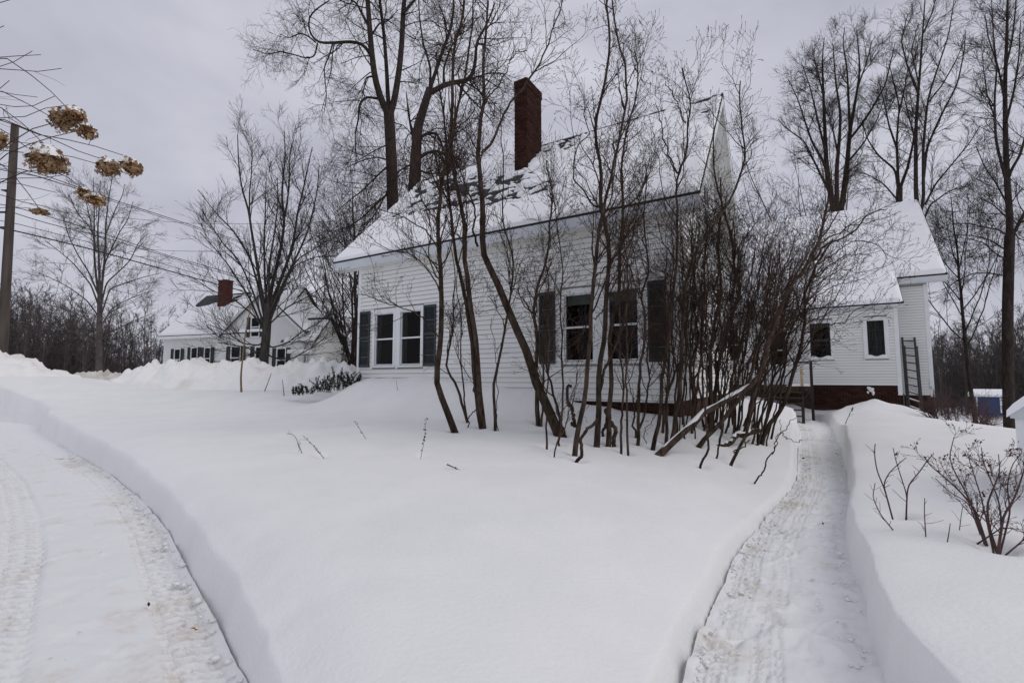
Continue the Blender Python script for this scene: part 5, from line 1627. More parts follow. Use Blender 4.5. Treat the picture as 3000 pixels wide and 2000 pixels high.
# ------------------------------------------------------------------ trees
def limb(pts, Y, w0, w1, N=22, dY=0.0):
    n = len(pts)
    P = np.array([at(x, y, Y + dY * (i / max(1, n - 1))) for i, (x, y) in enumerate(pts)])
    P = resample(P, N)
    return P, (w0 + (w1 - w0) * np.linspace(0, 1, N)) * 0.5 * Y / FPX


def traced_tree(name, label, Y, trunk, tw, limbs, seed, barkm, ground_z, levels, group=None, cat='tree'):
    """trunk and main limbs traced, finer branching grown"""
    rng = np.random.default_rng(seed)
    P, r = limb(trunk, Y, *tw, N=26)
    base = P[0].copy(); top = P[0]
    b2 = base.copy(); b2[2] = ground_z
    P = np.vstack([b2, P]); r = np.r_[r[0] * 1.15, r]
    root = empty(name, b2)
    tag(root, label, cat, group)
    t = tubes_obj('trunk', [((P - b2)[None], r[None], 12)], barkm, root)
    LP, LR = [], []
    for pts, w0, w1, dY in limbs:
        p, rr = limb(pts, Y, w0, w1, dY=dY)
        LP.append(p - b2); LR.append(rr)
        tubes_obj('limb', [((p - b2)[None], rr[None], 8)], barkm, root)
    LP = np.array(LP); LR = np.array(LR)
    sets = []
    cp, cr = LP, LR
    for lv in levels:
        kw = dict(lv); n = kw.pop('sides', 3); keep = kw.pop('both', False)
        p, rr = spawn(rng, cp, cr, **kw)
        sets.append((p, rr, n))
        cp, cr = p, rr
    tag(tubes_obj('crown', sets, barkm, root), kind='stuff')
    return root


MAPLE = [dict(per=11, t0=0.12, t1=1.0, length=(1.2, 3.6), ang=(35, 85), N=8, wig=0.13, up=[-0.10, -0.10, -0.05, 0.0, 0.05, 0.10, 0.12], rk=0.5, tip=0.3, rmax=0.045, rmin=0.014, sides=4),
         dict(per=8, t0=0.15, t1=1.0, length=(0.6, 1.7), ang=(30, 75), N=6, wig=0.14, up=[-0.14, -0.08, 0.05, 0.14, 0.18], rk=0.6, tip=0.45, rmax=0.018, rmin=0.008, sides=3),
         dict(per=5, t0=0.15, t1=1.0, length=(0.25, 0.85), ang=(30, 75), N=5, wig=0.12, up=[-0.14, -0.04, 0.16, 0.24], rk=0.7, tip=0.6, rmax=0.009, rmin=0.0055, sides=3)]

traced_tree('maple_tree', 'tall bare maple with three upright limbs behind the left end of the farmhouse roof', 27.0,
            [(1152, 640), (1150, 597), (1148, 497), (1143, 394), (1139, 332)], (35, 32), [
                ([(1139, 340), (1128, 320), (1114, 286), (1098, 232), (1090, 166), (1083, 83), (1077, 0), (1070, -110), (1050, -230), (1055, -330)], 21, 7, -0.5),
                ([(1141, 335), (1137, 298), (1133, 207), (1127, 124), (1119, 50), (1108, -30), (1100, -130), (1105, -240)], 14, 5, 1.0),
                ([(1143, 335), (1152, 311), (1160, 269), (1172, 186), (1179, 104), (1181, 21), (1195, -60), (1200, -170), (1215, -290)], 21, 7, 0.4),
                ([(1090, 170), (1079, 149), (1061, 128), (1023, 122), (986, 126), (932, 126), (907, 99), (903, 54), (924, 29), (965, 2)], 11, 3, -1.2),
                ([(975, 127), (965, 162), (949, 199), (953, 245), (957, 282), (949, 332)], 5, 2, -1.0),
                ([(930, 128), (922, 166), (900, 172), (866, 162), (824, 151), (783, 160), (741, 145)], 5, 2, -1.2),
                ([(925, 125), (905, 108), (882, 97), (845, 112), (820, 100)], 5, 2, -1.5),
                ([(1112, 288), (1102, 290), (1073, 282), (1052, 307), (1050, 352), (1040, 390), (1044, 485)], 8, 2, -1.0),
                ([(1095, 226), (1087, 224), (1073, 228), (1065, 265), (1058, 300)], 6, 2, -0.7),
                ([(1083, 83), (1060, 40), (1045, 10), (1020, -5), (1000, -60)], 9, 3, -0.8),
                ([(1085, 110), (1110, 70), (1140, 60), (1165, 30)], 7, 2, 0.6),
                ([(1181, 40), (1215, 0), (1250, -40), (1270, -120)], 10, 3, 0.6),
                ([(1143, 480), (1100, 520), (1060, 560), (1020, 590), (985, 620)], 6, 2, -1.0),
                ([(1140, 470), (1105, 460), (1060, 470), (1020, 490)], 5, 2, -1.0),
                ([(1145, 560), (1110, 590), (1060, 640), (1010, 670), (960, 680)], 7, 2, -0.6),
                ([(1143, 420), (1100, 440), (1050, 470), (1010, 480)], 4, 2, -0.9),
                ([(1145, 540), (1120, 590), (1090, 640), (1040, 700), (1000, 710)], 5, 2, -1.6),
            ], 3, 'bark', 0.9, MAPLE)

traced_tree('maple_tree', 'leaning bare maple with a crooked limb just left of the chimney', 23.0,
            [(1208, 600), (1214, 551), (1218, 456), (1224, 373), (1243, 311), (1259, 261)], (40, 22), [
                ([(1257, 268), (1280, 199), (1301, 137), (1320, 90), (1330, 20), (1325, -60)], 13, 5, 0.4),
                ([(1255, 275), (1288, 257), (1313, 244), (1351, 240), (1380, 232), (1392, 190), (1396, 123), (1428, 70), (1450, 10)], 17, 4, -0.4),
                ([(1218, 440), (1205, 380), (1196, 330), (1190, 270)], 10, 3, 0.5),
                ([(1236, 400), (1250, 392), (1276, 390), (1290, 410), (1300, 440)], 10, 4, -0.4),
                ([(1232, 460), (1251, 448), (1280, 443), (1310, 455), (1350, 470)], 12, 5, 0.3),
                ([(1380, 232), (1430, 215), (1470, 215), (1500, 240)], 6, 2, 0.4),
                ([(1340, 245), (1380, 290), (1420, 330), (1450, 370)], 7, 2, 0.4),
                ([(1259, 261), (1262, 200), (1240, 130), (1230, 60), (1225, -20)], 8, 3, 0.8),
                ([(1300, 250), (1300, 200), (1320, 140), (1360, 80)], 8, 3, -0.6),
                ([(1230, 500), (1260, 510), (1300, 505), (1350, 500)], 6, 3, 0.2),
                ([(1222, 470), (1190, 490), (1170, 500), (1150, 530)], 7, 3, -0.3),
            ], 8, 'bark', 0.9, [dict(l, per=int(l['per'] * 1.0)) for l in MAPLE])


def fan_tree(name, label, base, height, nlimb, spread, seed, barkm, r0, trunk_h=0.2, levels=(8, 6, 4), group=None, lean=0.0, low=0, twig=0.006, clean=0.0, central=True, cat='tree'):
    """vase-shaped tree: limbs sweep up and out from a short trunk"""
    rng = np.random.default_rng(seed)
    base = np.asarray(base, float)
    root = empty(name, base)
    tag(root, label, cat, group)
    N = 16
    t = np.linspace(0, 1, N)
    th = height * (0.92 if central else max(trunk_h + 0.08, 0.2))
    P = np.stack([lean * height * t ** 1.5 + 0.02 * height * fbm(t * 3, t * 0, seed) * 2, 0.02 * height * fbm(t * 3, t * 0 + 9, seed) * 2, -0.4 + (th + 0.4) * t], 1)
    r = r0 * (1 - t) ** 0.8 + (0.012 if central else r0 * 0.45) * t + r0 * 0.25 * np.exp(-t * 18)
    tubes_obj('trunk', [(P[None], r[None], 10)], barkm, root)
    idx = np.linspace(trunk_h * height / th, 0.72 if central else 1.0, nlimb) ** 1.0
    LP, LR = [], []
    M = 14
    for k in range(nlimb):
        f = min(idx[k], 0.99)
        s = f * (N - 1); i = min(int(s), N - 2)
        p = P[i] * (1 - (s - i)) + P[i + 1] * (s - i); rr = np.interp(f, t, r)
        az = 2.399 * k + rng.uniform(-0.4, 0.4)
        an = np.radians(spread) * rng.uniform(0.55, 1.1) * (1.0 - 0.35 * f)
        hz = (height * rng.uniform(0.86, 1.0) - p[2])
        L = hz / math.cos(an * 0.62) * (1.0 if not central else rng.uniform(0.55, 0.95))
        d = np.array([math.cos(az) * math.sin(an), math.sin(az) * math.sin(an), math.cos(an)])
        q = [p]
        for j in range(1, M):
            d = d + rng.normal(size=3) * 0.055 + np.array([0, 0, 0.05])
            d /= np.linalg.norm(d)
            q.append(q[-1] + d * L / (M - 1))
        LP.append(q); LR.append(np.clip(rr * rng.uniform(0.28, 0.45), 0.015, 1) * np.linspace(1, 0.12, M) ** 0.9 + 0.006)
    for k in range(low):
        f = rng.uniform(trunk_h * 0.35, trunk_h) * height / th
        p = np.array([np.interp(f, t, P[:, c]) for c in range(3)])
        az = rng.uniform(0, 6.28); d = np.array([math.cos(az), math.sin(az), 0.25])
        q = [p]
        L = height * rng.uniform(0.18, 0.34)
        for j in range(1, M):
            d = d + rng.normal(size=3) * 0.06 + np.array([0, 0, -0.10 + 0.018 * j]); d /= np.linalg.norm(d)
            q.append(q[-1] + d * L / (M - 1))
        LP.append(q); LR.append(np.linspace(0.04, 0.01, M))
    LP = np.array(LP); LR = np.array(LR)
    tubes_obj('limbs', [(LP, LR, 6)], barkm, root)
    h = height
    p1, r1 = spawn(rng, LP, LR, levels[0], 0.15 + clean, 1.0, (0.10 * h, 0.24 * h), (18, 42), 7, 0.06, 0.05, 0.55, 0.3, rmax=0.035, rmin=twig * 1.8)
    p2, r2 = spawn(rng, p1, r1, levels[1], 0.15, 1.0, (0.04 * h, 0.11 * h), (20, 46), 5, 0.08, 0.05, 0.6, 0.45, rmax=0.014, rmin=twig * 1.2)
    p3, r3 = spawn(rng, p2, r2, levels[2], 0.15, 1.0, (0.018 * h, 0.055 * h), (22, 50), 2, 0.08, 0.04, 0.7, 0.6, rmax=0.008, rmin=twig)
    tag(tubes_obj('crown', [(p1, r1, 4), (p2, r2, 3), (p3, r3, 3)], barkm, root), kind='stuff')
    return root


def px_base(x, Y, z):
    p = at(x, 1109, Y); p[2] = z
    return p


def px_h(y, Y, z0):
    return at(1500, y, Y)[2] - z0


FAN = [dict(per=8, t0=0.15, t1=1.0, length=(1.0, 2.8), ang=(16, 40), N=7, wig=0.07, up=0.05, rk=0.55, tip=0.3, rmax=0.03, rmin=0.012, sides=4),
       dict(per=9, t0=0.12, t1=1.0, length=(0.5, 1.4), ang=(20, 46), N=5, wig=0.09, up=0.05, rk=0.6, tip=0.45, rmax=0.014, rmin=0.0075, sides=3),
       dict(per=4, t0=0.15, t1=1.0, length=(0.2, 0.65), ang=(22, 50), N=2, wig=0.08, up=0.04, rk=0.7, tip=0.6, rmax=0.008, rmin=0.0055, sides=3)]
traced_tree('maple_tree', 'bare spreading maple standing before the neighbouring house', 22.0,
            [(770, 1075), (774, 1040), (780, 985), (783, 940), (786, 890)], (27, 21), [
                ([(783, 930), (765, 850), (744, 717), (736, 673), (728, 610), (713, 571), (705, 533), (699, 482), (696, 395)], 11, 2.5, 0.6),
                ([(738, 680), (731, 640), (731, 559), (736, 520), (739, 444)], 6, 2, 0.4),
                ([(786, 900), (800, 820), (825, 719), (833, 655), (833, 627), (825, 584), (827, 546), (836, 462), (833, 385)], 12, 2.5, -0.4),
                ([(833, 640), (843, 584), (848, 507), (848, 457), (861, 410)], 6, 2, -0.6),
                ([(786, 905), (815, 840), (853, 737), (866, 673), (870, 630), (889, 553), (902, 490), (915, 431)], 11, 2.5, 0.5),
                ([(784, 930), (820, 850), (876, 737), (902, 678), (917, 617), (930, 559), (935, 487)], 9, 2.5, -0.8),
                ([(783, 935), (775, 800), (774, 699), (777, 635), (779, 533)], 8, 2.5, 1.0),
                ([(785, 920), (788, 830), (790, 763), (802, 699), (815, 597), (812, 520)], 8, 2.5, -1.2),
                ([(780, 960), (760, 850), (736, 763), (713, 719), (682, 673), (637, 630), (598, 579), (580, 556)], 8, 2, 0.8),
                ([(779, 970), (740, 850), (698, 758), (657, 719), (619, 661), (591, 617)], 7, 2, -0.8),
                ([(778, 980), (730, 870), (672, 780), (629, 727), (586, 681)], 7, 2, 0.2),
                ([(784, 950), (820, 850), (871, 758), (917, 732), (968, 696)], 7, 2, 0.8),
                ([(782, 965), (830, 840), (861, 778), (930, 750), (994, 750)], 6, 2, -0.6),
                ([(780, 985), (762, 1012), (711, 1006), (660, 970), (610, 950)], 5, 2, -0.8),
                ([(778, 1005), (759, 1035), (727, 1019), (680, 1010), (638, 1003)], 5, 2, 0.3),
                ([(782, 1000), (794, 1019), (839, 1006), (886, 971), (930, 950)], 5, 2, -0.9),
                ([(778, 1030), (797, 1048), (855, 1051), (912, 1019), (950, 990)], 5, 2, 0.3),
                ([(781, 975), (740, 920), (690, 880), (620, 850), (560, 810)], 5, 2, -1.0),
                ([(784, 955), (840, 900), (900, 870), (960, 830)], 5, 2, -1.2),
            ], 21, 'bark_grey', 0.9, FAN)

def fan_levels(h, a, twig):
    return [dict(per=a[0], t0=0.12, t1=1.0, length=(0.07 * h, 0.20 * h), ang=(24, 66), N=7, wig=0.075, up=0.03, rk=0.5, tip=0.3, rmax=0.026, rmin=twig * 1.7, sides=3),
            dict(per=a[1], t0=0.12, t1=1.0, length=(0.03 * h, 0.085 * h), ang=(20, 50), N=5, wig=0.08, up=0.05, rk=0.6, tip=0.45, rmax=0.013, rmin=twig * 1.2, sides=3),
            dict(per=a[2], t0=0.15, t1=1.0, length=(0.012 * h, 0.042 * h), ang=(20, 55), N=2, wig=0.08, up=0.04, rk=0.7, tip=0.6, rmax=0.008, rmin=twig, sides=3)]


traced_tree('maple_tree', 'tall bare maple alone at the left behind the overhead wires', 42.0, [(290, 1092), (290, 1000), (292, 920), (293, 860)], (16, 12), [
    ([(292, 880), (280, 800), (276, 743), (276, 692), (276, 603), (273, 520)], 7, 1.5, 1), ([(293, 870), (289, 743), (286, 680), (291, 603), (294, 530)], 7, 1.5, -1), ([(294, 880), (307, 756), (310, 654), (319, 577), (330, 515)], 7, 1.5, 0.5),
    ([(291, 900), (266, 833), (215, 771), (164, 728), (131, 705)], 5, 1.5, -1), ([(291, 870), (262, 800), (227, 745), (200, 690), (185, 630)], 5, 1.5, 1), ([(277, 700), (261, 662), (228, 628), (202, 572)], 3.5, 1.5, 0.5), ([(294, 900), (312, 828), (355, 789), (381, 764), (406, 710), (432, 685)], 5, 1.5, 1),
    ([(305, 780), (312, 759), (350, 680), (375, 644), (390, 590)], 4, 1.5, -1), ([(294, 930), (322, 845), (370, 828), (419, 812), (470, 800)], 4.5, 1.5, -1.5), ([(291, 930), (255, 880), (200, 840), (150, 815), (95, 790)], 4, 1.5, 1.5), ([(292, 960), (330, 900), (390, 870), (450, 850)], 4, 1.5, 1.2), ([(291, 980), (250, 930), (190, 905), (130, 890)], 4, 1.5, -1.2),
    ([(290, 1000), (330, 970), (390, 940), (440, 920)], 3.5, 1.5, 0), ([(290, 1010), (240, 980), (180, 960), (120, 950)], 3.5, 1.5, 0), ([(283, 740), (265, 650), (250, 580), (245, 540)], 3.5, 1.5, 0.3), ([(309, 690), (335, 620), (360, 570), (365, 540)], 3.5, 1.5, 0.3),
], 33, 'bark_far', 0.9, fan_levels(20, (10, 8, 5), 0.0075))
traced_tree('maple_tree', 'three-stemmed bare maple rising behind the middle of the wing roof', 30.0, [(2452, 760), (2452, 700), (2452, 660), (2452, 635)], (40, 34), [
    ([(2447, 640), (2425, 520), (2421, 480), (2418, 414), (2411, 249), (2409, 166), (2415, 110)], 17, 2, 0.5), ([(2452, 640), (2451, 497), (2459, 414), (2463, 332), (2449, 249), (2444, 187), (2440, 130)], 14, 2, -0.6), ([(2458, 640), (2469, 590), (2482, 477), (2490, 381), (2496, 352), (2517, 232), (2519, 187), (2510, 90)], 17, 2, 0.4),
    ([(2490, 381), (2486, 290), (2482, 207), (2469, 124), (2475, 80)], 8, 2, -0.5), ([(2424, 520), (2416, 481), (2378, 414), (2357, 352), (2337, 290), (2310, 235)], 8, 2, 0.8), ([(2428, 560), (2407, 518), (2357, 414), (2299, 373), (2280, 350)], 7, 2, -0.8), ([(2488, 410), (2520, 370), (2552, 323), (2594, 249), (2623, 124)], 8, 2, 0.3),
    ([(2420, 450), (2395, 350), (2375, 260), (2350, 190)], 7, 2, -0.4), ([(2412, 280), (2395, 210), (2380, 150)], 5, 2, 0.4), ([(2515, 250), (2540, 180), (2555, 120)], 5, 2, -0.4), ([(2480, 480), (2530, 420), (2570, 350), (2590, 290)], 6, 2, 1.0), ([(2455, 450), (2440, 380), (2425, 330)], 6, 2, -1.0),
], 45, 'bark', 0.2, fan_levels(15, (14, 9, 5), 0.0062))
traced_tree('maple_tree', 'slim bare tree behind the wing roof just left of its gable end', 29.0, [(2632, 700), (2633, 640), (2634, 597), (2635, 552)], (20, 16), [
    ([(2634, 560), (2630, 500), (2627, 414), (2635, 311), (2619, 249), (2606, 190)], 8, 2, 0.4), ([(2636, 556), (2643, 535), (2660, 489), (2675, 420), (2684, 350), (2690, 280)], 9, 2, -0.5), ([(2632, 560), (2623, 497), (2573, 456), (2540, 406), (2525, 350)], 7, 2, 0.6), ([(2629, 440), (2605, 370), (2590, 300), (2575, 240)], 6, 2, -0.4), ([(2634, 330), (2650, 260), (2660, 200)], 5, 2, 0.3), ([(2633, 590), (2590, 540), (2550, 515), (2520, 505)], 5, 2, 0.4),
], 56, 'bark', 0.0, fan_levels(13, (13, 8, 5), 0.0062))
traced_tree('maple_tree', 'tallest thin bare tree topping the wing gable, reaching the upper picture edge', 28.0, [(2690, 760), (2690, 700), (2690, 650), (2690, 615)], (24, 20), [
    ([(2688, 630), (2683, 560), (2683, 373), (2689, 290), (2697, 187), (2704, 83), (2710, 0), (2715, -60)], 12, 2, 0.4), ([(2694, 630), (2706, 600), (2704, 435), (2718, 290), (2751, 187), (2780, 104), (2795, 0)], 9, 2, -0.5), ([(2706, 520), (2714, 435), (2760, 332), (2805, 249), (2826, 145), (2828, 90)], 8, 2, 0.6), ([(2692, 280), (2660, 200), (2640, 120), (2660, 40)], 6, 2, -0.5), ([(2683, 420), (2660, 330), (2640, 250)], 5, 2, 0.4), ([(2704, 100), (2730, 40), (2745, -20)], 5, 2, 0.3),
    ([(2710, 600), (2740, 540), (2790, 480), (2840, 420), (2870, 370)], 6, 2, -0.6), ([(2720, 300), (2760, 250), (2800, 180), (2830, 110)], 5, 2, 0.5), ([(2708, 640), (2725, 600), (2780, 560), (2830, 545)], 6, 2, 0.2), ([(2690, 240), (2670, 150), (2690, 70)], 4, 2, -0.3),
], 67, 'bark', 0.0, fan_levels(16, (12, 8, 5), 0.0062))
traced_tree('maple_tree', 'stout dark trunk with upright limbs close to the right edge', 20.0, [(2958, 1262), (2953, 1100), (2952, 900), (2956, 750), (2958, 690)], (27, 24), [
    ([(2957, 720), (2959, 638), (2950, 530), (2946, 414), (2944, 249), (2950, 104), (2952, 0), (2955, -90)], 18, 4, 0.2), ([(2948, 530), (2942, 510), (2917, 414), (2913, 290), (2921, 207), (2910, 100), (2905, 0)], 8, 2, -0.3), ([(2960, 700), (2966, 690), (2990, 645), (3020, 590), (3040, 480)], 10, 3, 0.3), ([(2955, 520), (2963, 497), (2988, 456), (3010, 380), (3020, 250)], 8, 3, -0.3),
    ([(2950, 690), (2925, 672), (2880, 665), (2840, 655), (2780, 655)], 5, 2, -0.3), ([(2950, 735), (2905, 705), (2850, 690), (2790, 688)], 4.5, 2, 0.4), ([(2950, 760), (2920, 745), (2880, 710), (2840, 700)], 4, 2, -0.5), ([(2944, 300), (2925, 200), (2895, 110), (2885, 40)], 6, 2, 0.4), ([(2947, 360), (2970, 270), (2985, 170), (2990, 60)], 7, 2, 0.5), ([(2946, 200), (2965, 120), (2975, 30), (2980, -50)], 6, 2, -0.4), ([(2952, 600), (2920, 540), (2885, 490), (2860, 430)], 5, 2, 0.5), ([(2954, 810), (2900, 800), (2850, 800), (2800, 825), (2760, 850)], 4.5, 2, 0.3), ([(2952, 640), (2910, 600), (2870, 580)], 4, 2, -0.3), ([(2915, 350), (2890, 270), (2880, 190)], 4, 2, 0.3), ([(2958, 660), (2985, 700), (3010, 705)], 4, 2, 0.2),
], 89, 'bark', -0.9, fan_levels(14, (11, 8, 5), 0.005))
fan_tree('maple_tree', 'low bushy bare tree behind the wing roof left of the three-stemmed maple', px_base(2385, 31, 0.2), px_h(350, 31, 0.2), 8, 40, 78, 'bark', 0.2, 0.2, (9, 6, 4), twig=0.007, central=False)
fan_tree('maple_tree', 'slender dark tree between the wing and the stout right-hand trunk', px_base(2850, 21, -0.75), px_h(520, 21, -0.75), 12, 40, 90, 'bark', 0.085, 0.34, (7, 6, 4), twig=0.005, lean=-0.04)
fan_tree('larch_tree', 'narrow fine-twigged tree at the left corner of the farmhouse', px_base(1040, 33, 0.9), px_h(480, 33, 0.9), 22, 62, 91, 'bark_grey', 0.17, 0.22, (6, 5, 4), lean=-0.04, twig=0.007, low=6)
fan_tree('maple_tree', 'dark bushy tree filling the gap between neighbouring house and farmhouse', px_base(1030, 29, 0.9), px_h(650, 29, 0.9), 14, 50, 92, 'bark', 0.2, 0.1, (9, 6, 4), low=10, twig=0.006, central=False)
fan_tree('maple_tree', 'bare bushy tree behind the right end of the neighbouring house', px_base(935, 38, 0.9), px_h(720, 38, 0.9), 14, 52, 93, 'bark', 0.2, 0.12, (9, 6, 4), low=6, twig=0.007, central=False)


def woods(name, label, spots, seed, m, twig, per=(9, 6)):
    """a far wood that reads as one mass"""
    rng = np.random.default_rng(seed)
    n = len(spots)
    N = 8
    t = np.linspace(0, 1, N)
    P = np.zeros((n, N, 3)); Rr = np.zeros((n, N))
    for i, (x, Y, z, h, r) in enumerate(spots):
        b = np.array([x, Y, z])
        le = rng.normal(size=2) * 0.05 * h
        P[i, :, 0] = b[0] + le[0] * t ** 2 + np.cumsum(rng.normal(size=N)) * 0.07; P[i, :, 1] = b[1] + le[1] * t ** 2
        P[i, :, 2] = b[2] - 0.3 + (h + 0.3) * t
        Rr[i] = r * (1 - 0.85 * t)
    h = np.array([s[3] for s in spots]).mean()
    p1, r1 = spawn(rng, P, Rr, per[0], 0.10, 1.0, (0.14 * h, 0.42 * h), (24, 62), 5, 0.10, 0.06, 0.5, 0.35, rmax=0.05, rmin=twig * 1.6)
    p2, r2 = spawn(rng, p1, r1, per[1], 0.1, 1.0, (0.05 * h, 0.15 * h), (22, 55), 3, 0.1, 0.05, 0.6, 0.5, rmax=0.03, rmin=twig)
    o = tubes_obj(name, [(P, Rr, 5), (p1, r1, 3), (p2, r2, 3)], m)
    tag(o, label, 'woods', kind='stuff')



def wood_mesh(n, half, depth, hlo, hhi, seed, twig, per):
    """one block of bare wood, several of which stand side by side and one behind another"""
    rg = np.random.default_rng(seed)
    spots = [(rg.uniform(-half, half), rg.uniform(-depth, depth), 0.0, rg.uniform(hlo, hhi), rg.uniform(0.03, 0.085)) for _ in range(n)]
    spots += [(rg.uniform(-half, half), rg.uniform(-depth, depth), 0.0, rg.uniform(1.2, hlo * 0.6), rg.uniform(0.012, 0.03)) for _ in range(n)]
    return spots


def wood_block(seed, label, places, hlo, hhi, twig=0.016):
    sp = wood_mesh(46, 11.0, 5.0, hlo, hhi, seed, twig, None)
    first = None
    for k, (px_, Y, z, sc) in enumerate(places):
        p = px_base(px_, Y, z)
        if first is None:
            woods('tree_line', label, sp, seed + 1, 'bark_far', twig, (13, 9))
            first = bpy.data.objects[sorted(o.name for o in bpy.data.objects if o.name.startswith('tree_line'))[-1]]
            o = first
        else:
            o = first.copy(); COL.objects.link(o)
        o.location = p
        o.rotation_euler = (0, 0, 1.7 * k)
        o.scale = (1.0, 1.0, sc)
        o['group'] = 'blocks of far bare woods'


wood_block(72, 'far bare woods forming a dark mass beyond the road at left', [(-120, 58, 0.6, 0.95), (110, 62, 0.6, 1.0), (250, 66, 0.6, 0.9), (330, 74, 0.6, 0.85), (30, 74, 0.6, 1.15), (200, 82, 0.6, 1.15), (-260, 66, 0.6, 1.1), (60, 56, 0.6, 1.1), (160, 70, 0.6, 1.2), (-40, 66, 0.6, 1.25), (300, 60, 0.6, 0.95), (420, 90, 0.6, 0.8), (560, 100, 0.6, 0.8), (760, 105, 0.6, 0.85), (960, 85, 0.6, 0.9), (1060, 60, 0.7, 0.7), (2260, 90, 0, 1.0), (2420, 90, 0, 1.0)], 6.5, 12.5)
wood_block(173, 'dense dark bare woods behind the blue shed and wing at right', [(2800, 44, -1.75, 0.8), (2960, 46, -1.75, 0.95), (3150, 44, -1.75, 1.0), (2720, 56, -1.75, 0.8), (2880, 58, -1.75, 0.9), (3040, 58, -1.75, 1.05), (3260, 56, -1.75, 1.1), (2760, 72, -1.75, 0.9), (2900, 74, -1.75, 1.0), (3100, 74, -1.75, 1.2), (2650, 84, -1.75, 0.9), (2830, 96, -1.75, 1.1), (3000, 98, -1.75, 1.3)], 5.5, 11.5, 0.014)


